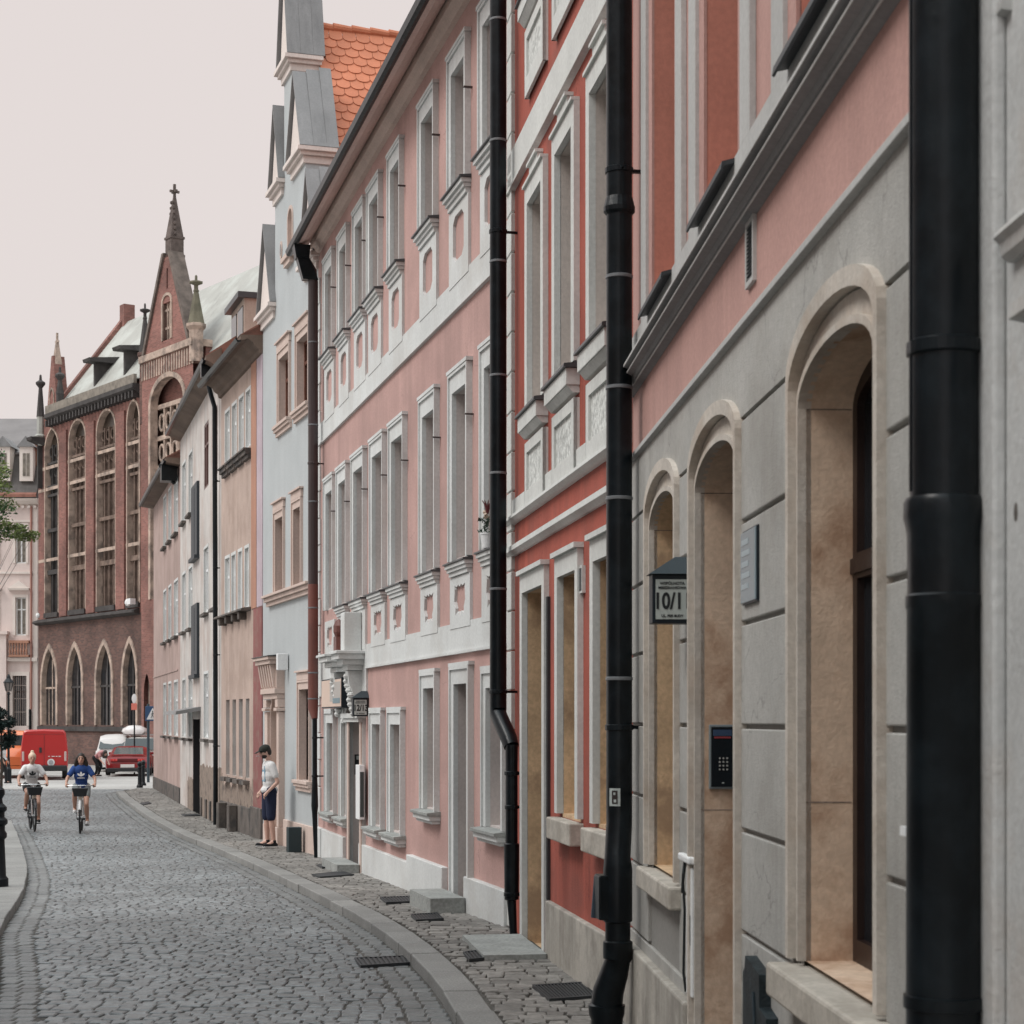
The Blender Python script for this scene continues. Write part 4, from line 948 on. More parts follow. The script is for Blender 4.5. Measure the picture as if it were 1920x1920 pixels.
for q0, q1 in ((a+.1, (a+b)/2-.1), ((a+b)/2+.1, b-.1)):
    mb = B.mb(); mb.box(q0, q1, DI-.02, DI-.001, 8.25, 9.3); mb.build('dormer_window', GLASS, dm)
DI = .9; a, b = f.S(418, -DI), f.S(438, -DI)
mb = B.mb(); mb.box(a, b, DI, 1.9, 7.9, 8.95); dm = mb.build('dormer', SOOT, B.e)
mb = B.mb(); mb.box(a-.1, b+.06, DI-.15, 2, 8.95, 9.05); mb.build('dormer_roof', TAND, dm)
for px_, nm in ((427.5, 'low dark buttress post at the sooty base of the tan house, by the thin drainpipe'), (447.5, 'low dark buttress post at the sooty base of the tan house, nearest the man')):
    q = f.S(px_); mb = MB(); P_ = onwall(f, q-.16, q+.16, .055, .24); z_ = zr(f.Y(px_))+.095; mb.zprism(P_, z_, z_+.56)
    tag(mb.build('wall_guard', SOOT, bevel=.02), nm, 'wall guard')
TANB = B

# ------------------------------------------------------------------ off-white house
f = F_GREY; B = Bld('grey_white_house', f, 'grimy off-white house with black shuttered stair windows, dark doorway canopy and deep brown eave', 'house')
SE = f.len
for a, b in ((342.5, 348.5), (354.5, 361)):
    plainwin(B, f, a, b, 7.2, 5.6, m=WHITE, sillm=SOOT); plainwin(B, f, a, b, 4.1, 2.52, m=WHITE, sillm=SOOT); plainwin(B, f, a, b, 1.12, -.45, m=WHITE, sillm=SOOT)
BRS = simple('dark_brown_shutter', col(92, 66, 60, .6)); BKS = simple('blue_black_shutter', (.018, .026, .034))
for a, b in ((383, 391), (400, 408)):
    plainwin(B, f, a, b, 7.35, 5.75, pane=BRS, sash=BRS, depth=.06, name='shuttered_window')
    plainwin(B, f, a, b, 4.25, 2.68, m=WHITE, sillm=SOOT); plainwin(B, f, a, b, 1.14, -.42, m=WHITE, sillm=SOOT)
for z0, z1 in ((4.25, 6.15), (1.18, 3.02)):
    s0, s1 = f.S(363), f.S(374); mb = B.mb(); mb.box(s0, s1, -.07, .0, z0, z1); o = mb.build('stair_window', BKS, B.e, bevel=.006)
    mb = B.mb(); mb.box(s0-.04, s1+.04, -.14, .0, z0-.09, z0); mb.box(s0+.55*(s1-s0), s0+.6*(s1-s0), -.078, -.071, z0+.1, z1-.1); mb.build('stair_window_frame', BKS, o)
s0, s1 = f.S(362), f.S(375)
B.holes.append(rect(s0, s1, -2.7, .02))
B.wall(0, SE, -2.9, 8.1, GREY)
mb = B.mb(); mb.box(s0, s1, .3, .34, -2.7, .02); mb.rim(rect(s0, s1, -2.7, .02), 0, .3); mb.build('doorway', simple('dark_door_recess', (.02, .02, .022)), B.e)  # one near-black colour over the door and its reveals
sc0 = f.S(352); mb = B.mb(); mb.xprism([(.0, .34), (-.62, .22), (-.64, .14), (-.60, .14), (0, .24)], sc0-.2, s1+.25); mb.build('door_canopy', ZINCL, B.e)
rj = random.Random(6)
for qa, qb, tp in ((s1+.02, SE, -1.15), (f.S(352), s0-.02, -1.6)):
    mb = B.mb(); P9 = [(qa, -2.9), (qb, -2.9)]+[(qb+(qa-qb)*i/14, tp+rj.uniform(-.10, .10)) for i in range(15)]; mb.plate(P9, (), -.010, .0); mb.build('peeling_base', DIRT, B.e)
for q in (379, 388, 396, 404, 411): mb = B.mb(); t_ = f.S(q); mb.box(t_-.14, t_+.14, -.05, -.001, -2.9, -1.95+.0); mb.build('buttress_block', SOOT, B.e, bevel=.02)
mb = B.mb(); mb.xprism([(.0, 8.03), (-.08, 8.06), (-.30, 8.18), (-.36, 8.20), (-.36, 8.30), (.0, 8.5)], -.1, SE+.1); mb.build('eave', SOFFIT, B.e)
mb = B.mb(); mb.xprism([(-.35, 8.19), (-.41, 8.19), (-.44, 8.26), (-.42, 8.27), (-.39, 8.22), (-.35, 8.22)], -.12, SE); mb.build('gutter', BLACK, B.e)
mb = B.mb(); mb.xprism([(-.38, 8.31), (3.5, 11.0), (7, 8)], -.05, SE); mb.build('roof', TILEF, B.e)
mb = B.mb(); mb.box(f.S(404, -1), f.S(404, -1)+.5, 1, 1.6, 8.3, 9.4); mb.build('chimney', TAND, B.e)
xq = f.S(411)
drainpipe(B, f, [(xq, .36, 8.2), (xq, .34, 8.1), (xq+.1, .2, 7.5), (xq+.15, .12, 7.2), (xq+.16, .1, 0), (xq+.16, .1, -2.45)], .055, BLACK, brackets=[(h, xq+.16, .1, .056) for h in (5.5, 3.5, 1.5, -.6)], label='thin black drainpipe between the off-white and tan fronts')
mb = B.mb(); mb.box(xq-.12, xq+.10, -.42, -.18, 7.9, 8.2); mb.build('rain_hopper', BLACK, B.e)

# ------------------------------------------------------------------ low pink corner house
f = F_FAR; B = Bld('corner_house', f, 'lower dusty pink corner house with narrow white windows at the far end of the row', 'house')
SE = f.len
for a, b in ((307, 312), (316.5, 321.5), (327, 334)):
    plainwin(B, f, a, b, 7.1, 5.55, m=WHITE, sillm=SOOT); plainwin(B, f, a, b, 4.1, 2.52, m=WHITE, sillm=SOOT); plainwin(B, f, a, b, 1.12, -.45, m=WHITE, sillm=SOOT)
B.wall(0, SE, -2.9, 7.5, FARP)
mb = B.mb(); mb.box(0.0, f.S(334), -.02, .0, 1.45, 1.50); mb.build('string_course', FARP, B.e)
mb = B.mb(); mb.box(.0, SE, -.03, .0, -2.9, -1.95); mb.build('plinth', SOOT, B.e, bevel=.02)
mb = B.mb(); mb.xprism([(.0, 7.36), (-.10, 7.38), (-.36, 7.42), (-.42, 7.45), (-.42, 7.55), (.0, 7.75)], -.35, SE); mb.build('eave', SOFFIT, B.e)
mb = B.mb(); mb.xprism([(-.41, 7.42), (-.47, 7.43), (-.50, 7.50), (-.48, 7.51), (-.46, 7.47), (-.41, 7.46)], -.37, SE); mb.build('gutter', BLACK, B.e)
mb = B.mb(); mb.xprism([(-.44, 7.56), (3.2, 9.6), (7, 7.5)], -.3, SE+.0); mb.build('roof', TILEF, B.e)
mb = B.mb(); q = f.S(333); mb.tube([(q, -.5, 7.45), (q+.3, -.12, 6.9)], .06, 10); mb.box(q-.05, q+.5, -.5, -.05, 6.95, 7.4); mb.build('rain_hopper', BLACK, B.e)
# ------------------------------------------------------------------ unseen house row across the street, added to shape the light
def left_house(xa, ya, xb, yb, h, m, label, k):
    f = Fac(0, 1, 1, 1); f.A = Vector((xa, ya)); f.B = Vector((xb, yb)); f.u = (f.B-f.A).normalized(); f.n = Vector((f.u.y, -f.u.x)); f.ang = math.atan2(f.u.y, f.u.x); f.len = (f.B-f.A).length
    B = Bld('unseen_town_house', f, label, 'house', z0=zr((ya+yb)/2)+.1); n = int(f.len/2.6); B.e['group'] = 'unseen houses added across the street'
    for i in range(n):
        c = (i+.5)*f.len/n
        for r_ in range(3):
            hb = -1.2+r_*3.3; window(B, c-.5, c+.5, hb+1.9, hb, WHITE, REVEAL, m=.13, depth=.2, bead=False)
    B.wall(0, f.len, -2.9, h, m, depth=8)
    mb = B.mb(); mb.xprism([(-.5, h), (3.5, h+3.2), (8, h)], 0, f.len); mb.build('roof', TILEF, B.e)
left_house(-7.6, -14, -7.6, 3, 9.3, CREAM, 'unseen cream town house added across the street to shade the near walls', 0)
left_house(-7.6, 3.01, -8.2, 17, 8.6, TAN, 'unseen tan town house added across the street to shade the row', 1)
#left_house(-8.21, 17.01, -12.2, 33, 9.0, GREY, 'unseen off-white town house added at the bend of the kerb for shade', 2)
# ------------------------------------------------------------------ red brick gothic church-like library
f = Fac(72, 36.0, 265, 40.4); B = Bld('gothic_brick_church', f, 'red brick gothic church with tall traceried windows, spired gable and pale green roof', 'church')
def tracery(B, s0, s1, top, spring, hb, depth, bands, nm=3, m=CSTONE, pointed=False):
    mb = B.mb(); n = nm+1
    for k in range(1, n): q = s0+(s1-s0)*k/n; mb.box(q-.035, q+.035, depth-.16, depth, hb, top-.25)
    for k in range(n): q = s0+(s1-s0)*(k+.5)/n; mb.box(q-.016, q+.016, depth-.10, depth-.06, hb, top-1.0)
    for z, t in bands: mb.box(s0, s1, depth-.2, depth, z-t, z+t)
    # stone ring work in the head
    for r_ in range(2):
        for k in range(n):
            c = s0+(s1-s0)*(k+.5)/n; rr = (s1-s0)/n*.36; zz = spring-.3-r_*1.05
            P_ = [(c+rr*math.cos(t), depth-.08, zz+rr*1.25*math.sin(t)) for t in np.linspace(0, 2*PI, 13)]
            mb.tube(P_, .03, 6)
    return mb.build
FW = [(86, 110, 2), (131, 161, 3), (183, 217, 3), (240, 262, 2)]
S_END = f.S(520)
for i, (a, b, nm) in enumerate(FW):
    s0, s1 = f.S(a), f.S(b); c, hw = (s0+s1)/2, (s1-s0)/2
    P = arch(c, hw, 13.9, 1.0, 5.45, 14, pointed=(i == 0)); B.holes.append(P)
    mb = B.mb(); mb.rim(P, 0, .40, 0); arch_band(mb, c, hw, 13.9, 1.0, 5.45, 0, .10, .05, base=.0, m=0, kr=1, ks=0, pointed=(i == 0), n=14)
    o = mb.build('tall_window', CSTONE, B.e)
    tracery(B, s0, s1, 14.4, 14.1, 5.45, .28, [(12.0, .07), (11.55, .07), (9.75, .09), (7.6, .12), (13.2, .06)], nm)('tracery', CDARK if i == 0 else mat('brown_tracery_stone', col(112, 92, 80, .7), var=.4, vs=3), o)
    mb = B.mb(); mb.plate(P, (), .27); mb.build('pane', mat('leaded_brown_glass', (.045, .034, .026), rough=.3, var=.45, vs=2.5, bump=0), o)
    mb = B.mb(); mb.box(s0-.05, s1+.05, -.12, .25, 5.25, 5.5); mb.build('sill', CDARK, o)
GW = [(80, 106, 0), (128, 154, 1), (182, 210, 1), (232, 256, 1)]
for i, (a, b, k) in enumerate(GW):
    s0, s1 = f.S(a), f.S(b); c, hw = (s0+s1)/2, (s1-s0)/2
    sp, ri = 1.9, 1.75
    P = arch(c, hw, sp, ri, -.25, 16, pointed=True); B.holes.append(P)
    mb = B.mb(); mb.rim(P, 0, .30, 0); arch_band(mb, c, hw, sp, ri, -.25, .0, .22, .06, base=.0, kr=1.3, ks=0, pointed=True, n=16)
    o = mb.build('arched_window', CSTONE, B.e)
    mb = B.mb(); mb.box(c-.04, c+.04, .15, .19, -.25, sp+1.2); mb.box(s0, s1, .15, .195, 1.6, 1.7); mb.box(c-hw*.5-.02, c-hw*.5+.02, .15, .19, -.25, 1.6); mb.box(c+hw*.5-.02, c+hw*.5+.02, .15, .19, -.25, 1.6)
    mb.build('tracery', CDARK if k else CSTONE, o)
    mb = B.mb(); mb.plate(P, (), .2); mb.build('pane', GLASS, o)
holes_all = B.holes
low = [h for h in holes_all if h[0][1] < 3]; hi = [h for h in holes_all if h[0][1] > 3]
B.holes = low; B.wall(0, S_END, -3.2, 5.0, BRICKD, depth=8, name='lower_wall')
B.holes = hi; B.wall(0, S_END, 5.0, 15.8, BRICK, depth=8, name='upper_wall')
mb = B.mb(); mb.box(0, f.S(259), -.08, .0, -.55, -.32); mb.build('base_course', CDARK, B.e)
mb = B.mb(); mb.box(-.05, f.S(262), -.22, .0, -3.2, -.75); mb.build('base_wall', BRICKD, B.e)
mb = B.mb(); mb.xprism([(0, 5.22), (-.28, 5.12), (-.30, 5.02), (-.12, 4.92), (0, 4.9)], -.1, f.S(262)); mb.build('string_course', CDARK, B.e)
mb = B.mb()
for z in (12.9, 8.15, 11.8): mb.box(0, f.S(262), -.012, .0, z, z+.16)
mb.build('stone_band', CSTONE, B.e)
# shallow brick piers between the bays
for a, b in ((114, 127), (164, 179), (220, 236)):
    mb = B.mb(); mb.box(f.S(a), f.S(b), -.10, .0, 5.25, 14.6); mb.build('brick_pier', BRICK, B.e)
# parapet with little corbels
SL, SRg = f.S(97), f.S(264)
mb = B.mb(); mb.xprism([(0, 15.1), (-.25, 15.3), (-.42, 15.42), (-.42, 15.62), (0, 15.62)], SL, SRg); mb.build('corbel_cornice', CDARK, B.e)
mb = B.mb(); q = SL
while q < SRg: mb.box(q, q+.14, -.36, -.001, 15.0, 15.29); q += .40
mb.build('corbels', CDARK, B.e)
mb = B.mb(); mb.box(SL, SRg, -.36, -.2, 15.63, 16.05); mb.build('parapet', mat('lichen_parapet', col(128, 118, 106, .75), var=.3, vs=3), B.e)
# copper roof
RL = f.S(113)
mb = B.mb(); mb.xprism([(-.15, 15.85), (3.5, 20.6), (7.2, 15.85)], RL, S_END); mb.build('roof', COPPER, B.e)
mb = B.mb(); mb.xprism([(-.3, 15.9), (3.5, 20.95), (3.9, 20.95), (7.2, 15.9), (6.8, 15.9), (3.7, 20.3), (.2, 15.9)], RL-.35, RL+.05); mb.build('verge', BRICK, B.e)
mb = B.mb(); mb.box(RL-.2, RL+.35, 3.3, 3.9, 20.3, 21.5); mb.build('chimney', BRICK, B.e)
for px_ in (152, 208):
    q = f.S(px_+14); mb = B.mb(); mb.box(q-.10, q+.10, .3, 1.4, 16.3, 17.6); mb.xprism([(-.1, 17.6), (-.15, 17.75), (1.9, 18.0), (1.9, 17.6)], q-.42, q+.42); mb.build('roof_dormer', CDARK, B.e)
# gable bay standing forward
GP = .9
g0, g1 = f.S(265, GP), f.S(362, GP); gc = f.S(313.5, GP)
bw0, bw1 = f.S(284, GP), f.S(345, GP)
bay = B.mb(); c, hw = (bw0+bw1)/2, (bw1-bw0)/2
P = arch(c, hw, 14.0, 1.1, 5.4, 16)
bay.plate(rect(g0, g1, -3.2, 16.3), [P, arch(f.S(270, GP)+.3, .32, 1.2, .9, -.4, 10, True)], -GP); bay.box(g0, g1, -GP+.6, .0, -3.2, 16.3)
bay.add([(g0, -GP, -3.2), (g0, 0, -3.2), (g0, 0, 16.3), (g0, -GP, 16.3)], [(0, 1, 2, 3)])
bo = bay.build('gable_bay', BRICK, B.e)
mb = B.mb(); arch_band(mb, c, hw, 14.0, 1.1, 5.4, 0, .22, GP+.06, base=-GP+.3, kr=1, ks=0, n=16)
for k in range(1, 5): q = bw0+(bw1-bw0)*k/5; mb.box(q-.05, q+.05, -GP+.3, -GP+.45, 5.4, 14.0)
for z in (14.0, 12.6, 11.3, 9.2): mb.box(bw0, bw1, -GP+.28, -GP+.45, z-.1, z+.1)
for r_ in range(2):
    for k in range(5):
        q = bw0+(bw1-bw0)*(k+.5)/5; mb.tube([(q+.24*math.cos(t), -GP+.36, 13.3-1.35*r_+.36*math.sin(t)) for t in np.linspace(0, 2*PI, 12)], .06, 6)
mb.build('bay_tracery', CSTONE, bo)
mb = B.mb(); mb.plate(rect(bw0, bw1, 5.4, 14.0), (), -GP+.44); mb.build('pane', MATS['leaded_brown_glass'], bo)
mb = B.mb(); mb.box(f.S(270, GP)-.1, f.S(270, GP)+.7, -GP+.25, -GP+.3, -.4, 2.4); mb.build('bay_niche', CSTONE, bo)
mb = B.mb(); mb.box(g0-.05, g1+.05, -GP-.12, 0, 16.1, 16.4); q = g0
mb.build('gable_string', CSTONE, bo)
mb = B.mb(); q = g0+.1
while q < g1: mb.box(q, q+.12, -GP-.04, -GP-.001, 15.3, 16.05); q += .26
mb.build('gable_corbels', CSTONE, bo)
# gable triangle and spire
gw = g1-g0; ga, gb = g0+.3, g1-.35
tri = [(ga, 16.4), (gb, 16.4), (gc+.34, 20.5), (gc-.26, 20.5)]
wn = rect(gc-.42, gc+.42, 16.75, 18.4)
mb = B.mb(); mb.plate(tri, [wn, rect(gc-.07, gc+.07, 19.0, 19.9)], -GP, -GP+.55); mb.plate(tri, (), -GP+.55)
go = mb.build('gable', BRICK, bo)
mb = B.mb()
for sg, e0 in ((-1, ga), (1, gb)):
    t0 = (e0, 16.4); t1 = (gc+sg*.30, 20.6); w_ = .10 if sg < 0 else .12
    mb.hexa([(t0[0]-.1, -GP-.1, t0[1]), (t0[0]+.1, -GP-.1, t0[1]), (t0[0]+.1, -GP+.6, t0[1]), (t0[0]-.1, -GP+.6, t0[1]), (t1[0]-.1, -GP-.1, t1[1]), (t1[0]+.1, -GP-.1, t1[1]), (t1[0]+.1, -GP+.6, t1[1]), (t1[0]-.1, -GP+.6, t1[1])])
mb.build('gable_coping', mat('grey_brown_coping', col(98, 86, 78, .66), var=.35, vs=2.5), go)
mb = B.mb(); mb.plate(wn, (), -GP+.35)
for k in (1, 2, 3): q = gc-.42+.21*k; mb.box(q-.03, q+.03, -GP+.1, -GP+.3, 16.75, 18.4)
for z in (17.3, 18.1): mb.box(gc-.42, gc+.42, -GP+.1, -GP+.3, z-.05, z+.05)
arch_band(mb, gc, .42, 18.4, .3, 16.75, 0, .12, GP+.05, base=-GP+.2, kr=1, ks=0); mb.build('gable_window', CSTONE, go)
mb = B.mb(); mb.plate(rect(gc-.4, gc+.4, 16.8, 18.65), (), -GP+.34); mb.plate(rect(gc-.07, gc+.07, 19.0, 19.9), (), -GP+.2); mb.build('gable_opening', SOOT, go)
mb = B.mb(); yc = -GP+.35
mb.box(gc-.30, gc+.30, yc-.30, yc+.30, 20.45, 21.2); mb.box(gc-.35, gc+.35, yc-.35, yc+.35, 20.4, 20.5)
def pyramid(mb, c, yc, w0, w1, z0, z1, n=4, rot=PI/4):
    a = [(c+w0*math.cos(rot+2*PI*k/n), yc+w0*math.sin(rot+2*PI*k/n), z0) for k in range(n)]; b = [(c+w1*math.cos(rot+2*PI*k/n), yc+w1*math.sin(rot+2*PI*k/n), z1) for k in range(n)]
    mb.add(a+b, [(i, (i+1) % n, n+(i+1) % n, n+i) for i in range(n)]+[tuple(range(n, 2*n))])
mb.box(gc-.34, gc+.34, yc-.34, yc+.34, 21.2, 21.3)
pyramid(mb, gc, yc, .42, .07, 21.3, 23.1); sp_ = mb.build('spire', mat('dark_spire_stone', col(88, 76, 70, .66), var=.4, vs=3), bo)
mb = B.mb(); mb.box(gc-.05, gc+.05, yc-.05, yc+.05, 22.9, 23.65)
mb.box(gc-.22, gc+.22, yc-.05, yc+.05, 23.28, 23.38)
mb.box(gc-.05, gc+.05, yc-.22, yc+.22, 23.281, 23.379)
for k in range(7):
    for sx in (-1, 1):
        z = 21.4+k*.24; r_ = .30*(1-k/8.5); mb.ball((gc+sx*r_, yc-.1, z), (.08, .08, .09), 6)
mb.build('finial', MATS['dark_spire_stone'], sp_)
def turret(q, y_, z0, z1, zt, r, m, shaft=None, name='turret'):
    mb = B.mb(); n = 8
    mb.lathe([(r*.8, z0), (r*.8, z1-.15), (r*1.12, z1), (r*1.12, z1+.12), (r*.95, z1+.14)], q, y_, 8)
    o = mb.build(name, shaft or m, bo)
    mb = B.mb(); mb.lathe([(r*.95, z1+.13), (r*.28, zt-.75), (r*.34, zt-.70), (r*.24, zt-.62), (r*.24, zt-.45), (r*.75, zt-.36), (r*.75, zt-.30), (r*.16, zt-.24), (r*.14, zt-.05), (r*.02, zt)], q, y_, 8); mb.build('turret_spire', m, o)
    return o
turret(g0-.05, -GP+.2, 13.4, 16.5, 18.9, .32, CDARK, BRICKD)
turret(g1-.12, -GP+.2, 15.4, 16.9, 19.15, .40, CGREEN, CSTONE)
# left end: small gable pinnacle and turrets
e0, e1 = f.S(91), f.S(113); ec = (e0+e1)/2
mb = B.mb(); mb.prism([(e0, 15.4), (e1, 15.4), (ec+.1, 18.6), (ec-.1, 18.6)], -.12, .5); so2 = mb.build('end_gable', BRICK, B.e)
mb = B.mb(); pyramid(mb, ec, .15, .30, .05, 18.0, 19.6); mb.box(ec-.17, ec+.17, .1, .2, 19.3, 19.4); mb.box(ec-.04, ec+.04, .1, .2, 19.4, 19.8); mb.build('end_pinnacle', CSTONE, so2)
mb = B.mb(); arch_band(mb, ec, .25, 16.5, .4, 15.5, 0, .08, .17, base=0, kr=1, ks=0, pointed=True); mb.build('end_gable_arch', CSTONE, so2)
for q, zt, z0 in ((f.S(79.5), 17.9, 14.6), (f.S(116), 17.9, 15.4)):
    mb = B.mb(); mb.lathe([(.12, z0-.4), (.30, z0), (.34, z0+.1), (.2, z0+.2), (.2, z0+1.1)], q, -.1, 8); o = mb.build('turret', COPPER if q < ec else CDARK, B.e)
    mb = B.mb(); mb.lathe([(.22, z0+1.1), (.10, zt-.7), (.26, zt-.5), (.26, zt-.42), (.08, zt-.3), (.06, zt-.05), (.01, zt)], q, -.1, 8); mb.build('turret_spire', CDARK, o)
mb = B.mb(); q = f.S(79); mb.xprism([(0, 14.2), (-.7, 14.45), (-.75, 14.6), (0, 14.6)], q-.3, q+.4); mb.box(q-.08, q+.08, -.25, 0, 12.0, 14.2); mb.build('gargoyle', CDARK, B.e)
mb = B.mb(); q = f.S(252, .3); mb.box(q-.12, q+.25, -.62, -.35, 5.35, 5.62); mb.ball((q-.25, -.5, 5.45), (.2, .16, .18), 10); mb.build('white_floodlight', WHITEW, B.e)
mb = B.mb(); q = f.S(78, .1); mb.ball((q, -.3, 5.4), (.12, .12, .14), 8); mb.build('white_floodlight', WHITEW, B.e)

push(B, 1.13)
# ------------------------------------------------------------------ cream mansard house beyond the square
f = Fac(-170, 37.2, 71, 37.2); B = Bld('mansard_house', f, 'pinkish cream corner house with slate mansard, dormers and pedimented window', 'house')
def Z(y): return (HY-y)/37.2
SE = f.len
CREAM2 = mat('pink_cream_stucco', col(216, 196, 186, .78), var=.06, streak=.06); CREAM3 = mat('ivory_trim', col(222, 208, 196, .8), var=.05)
for k, (a, b) in enumerate(((29, 49), (-24, -4), (-80, -60), (-135, -115))):
    for y0, y1 in ((985, 1056), (1120, 1191)):
        o = window(B, f.S(a), f.S(b), Z(y0), Z(y1), CREAM3, CREAM3, m=.12, head=.14, depth=.2, proud=.04, sash=WHITEW, pane=GLASSC, bead=False)
        if y0 > 1100:
            mb = B.mb(); s0, s1 = f.S(a)-.32, f.S(b)+.2; z = Z(1107); mb.xprism([(.0, z), (-.25, z), (-.28, z+.1), (0, z+.1)], s0, s1)
            mb.prism([(s0, z+.1), (s1, z+.1), ((s0+s1)/2, z+.48)], -.2, .0); mb.prism([(s0, z+.1), (s1, z+.1), ((s0+s1)/2, z+.40)], -.26, -.2, 1) if 0 else None
            mb.build('pediment', TAND if 0 else CREAM3, o)
            mb = B.mb(); mb.box(s0+.05, s1, -.3, .0, Z(1206), Z(1201)); mb.box(s0+.05, s1, -.3, .0, Z(1232), Z(1228)); q = s0+.1
            while q < s1-.05: mb.lathe([(.03, Z(1228)), (.055, Z(1221)), (.025, Z(1213)), (.05, Z(1206))], q, -.25, 8); q += .14
            mb.build('balustrade', TAND, o)
    o = window(B, f.S(a-5), f.S(b+1), Z(1267), Z(1361), CREAM3, CREAM3, m=.14, head=.2, depth=.25, proud=.05, sash=WOODD, pane=GLASS, bead=False)
    mb = B.mb(); q = f.S(a-5)+.06
    while q < f.S(b+1): mb.tube([(q, .03, Z(1361)), (q, .03, Z(1267))], .014, 6); q += .11
    for yy_ in (1285, 1310, 1335): mb.box(f.S(a-5), f.S(b+1), .02, .04, Z(yy_)-.015, Z(yy_)+.015)
    mb.build('window_grille', simple('pale_iron_bars', col(150, 135, 125, .8)), o)
B.wall(0, SE, -3.2, Z(940), CREAM2, depth=10)
mb = B.mb(); mb.xprism([(.0, Z(948)), (-.15, Z(946)), (-.35, Z(940)), (-.42, Z(936)), (0, Z(934))], -.1, SE+.05); q = 0
while q < SE: mb.box(q, q+.14, -.2, -.001, Z(953), Z(948.5)); q += .3
mb.build('cornice', CREAM3, B.e)
for ya, yb, d_ in ((1233, 1240, .16), (1072, 1076, .08), (975, 979, .08)):
    mb = B.mb(); mb.box(0, SE, -d_, .0, Z(yb), Z(ya)); mb.build('string_course', CREAM3, B.e)
mb = B.mb(); mb.box(0, f.S(15), -.35, .0, -3.2, Z(1190)); mb.box(0, f.S(15)+.08, -.45, .0, Z(1190), Z(1184)); mb.build('bay_front', CREAM2, B.e)
mb = B.mb(); mb.box(f.S(63), SE+.0, -.07, .0, -3.2, Z(950)); mb.build('corner_strip', CREAM3, B.e)
mb = B.mb(); q = f.S(59.5); mb.tube([(q, -.12, Z(950)), (q, -.12, Z(1330))], .055, 8); o = mb.build('drainpipe', mat('faded_pink_pipe', col(170, 120, 105, .8)), B.e)
mb = B.mb(); mb.tube([(q-.05, -.12, Z(1330)), (q-.05, -.12, Z(1368))], .07, 8); mb.build('pipe_foot', BLACK, o)
mb = B.mb(); mb.xprism([(-.25, Z(934)), (-.25, Z(930)), (.9, Z(846)), (6, Z(846)), (6, Z(934))], 0, SE-.02); mb.build('mansard_slope', SLATE, B.e)
mb = B.mb(); mb.xprism([(-.28, Z(933)), (-.28, Z(928)), (.0, Z(918)), (.06, Z(920))], 0, SE-.02); mb.build('tile_edge', TILEF, B.e)
mb = B.mb(); mb.xprism([(.75, Z(848)), (.75, Z(844)), (5.5, Z(752)), (10, Z(846))], 0, SE-.02); mb.build('upper_roof', ROOFG, B.e)
mb = B.mb(); mb.box(SE-.35, SE-.02, .5, 9, Z(870), Z(830)); mb.hexa([(SE-.4, .6, Z(850)), (SE-.0, .6, Z(850)), (SE-.0, 1.0, Z(855)), (SE-.4, 1.0, Z(855)), (SE-.4, 5.4, Z(745)), (SE-.0, 5.4, Z(745)), (SE, 5.7, Z(750)), (SE-.4, 5.7, Z(750))]); mb.build('party_wall', TAND, B.e)
mb = B.mb(); mb.box(f.S(38), f.S(54), 5.2, 6, Z(770), Z(735)); mb.build('chimney', TAND, B.e)
for a, b in ((37, 62), (-6, 19), (-60, -35), (-110, -85)):
    s0, s1 = f.S(a), f.S(b); mb = B.mb(); mb.box(s0, s1, -.05, 1.0, Z(902), Z(838)); dm = mb.build('dormer', CREAM3, B.e)
    mb = B.mb(); mb.prism([(s0-.12, Z(838)), (s1+.12, Z(838)), ((s0+s1)/2, Z(818))], -.15, 1.8); mb.build('dormer_roof', ZINCL, dm)
    mb = B.mb(); c = (s0+s1)/2; mb.box(c-.17, c-.02, -.07, -.05, Z(893), Z(850)); mb.box(c+.02, c+.17, -.07, -.05, Z(893), Z(850)); mb.build('dormer_window', GLASSC, dm)
push(B, 1.181)
# ------------------------------------------------------------------ signs and small things on the walls
def wall_thing(name, fac, s, label, cat, group=None, h=0.0):
    p = fac.P(s); e = empty(name, (p.x, p.y, CZ+h), fac.ang); tag(e, label, cat, group); return e
SIGNW = simple('sign_white_glass', (.42, .46, .44), rough=.3); INK = simple('black_ink', (.006, .009, .011), rough=.6)
SIGNM = simple('sign_dark_metal', (.008, .014, .02), rough=.45, spec=.3); SIGNR = simple('sign_roof_metal', (.03, .045, .055), rough=.4)
def lantern_sign(fac, s, h0, num, label, l3='UL. PSIE BUDY'):
    e = wall_thing('house_number_lantern', fac, s, label, 'sign', h=h0)
    W, H, T = .215, .27, .15; y0 = -.02-W
    b = MB(); b.box(-T, -.004, y0, -.02, 0, H); b.build('housing', SIGNM, e, bevel=.004)
    b = MB(); b.box(-.004, .0, y0+.018, -.035, .022, H-.03); fc = b.build('number_panel', SIGNW, e)
    b = MB(); c = -T/2
    b.add([(-T-.015, y0-.018, H), (.015, y0-.018, H), (.015, -.0, H), (-T-.015, -.0, H), (c, -.012, H+.10), (c, -.10, H+.10)], [(0, 1, 5), (1, 2, 4, 5), (2, 3, 4), (3, 0, 5, 4), (0, 3, 2, 1)])
    b.build('roof', SIGNR, e)
    R_ = (PI/2, 0, PI/2); cy = (y0+.018-.035)/2
    text(num, .122, (.0015, cy+.002, .118), R_, INK, fc, 'house_number', bold=.0036, sx=.76)
    text('WSPÓLNOTA', .022, (.0015, cy, H-.052), R_, INK, fc, 'lettering', bold=.0006)
    text('MIESZKANIOWA', .0205, (.0015, cy, H-.076), R_, INK, fc, 'lettering', bold=.0006)
    text(l3, .019, (.0015, cy, .040), R_, INK, fc, 'lettering', bold=.0006)
    return e
fb = F_BEIGE
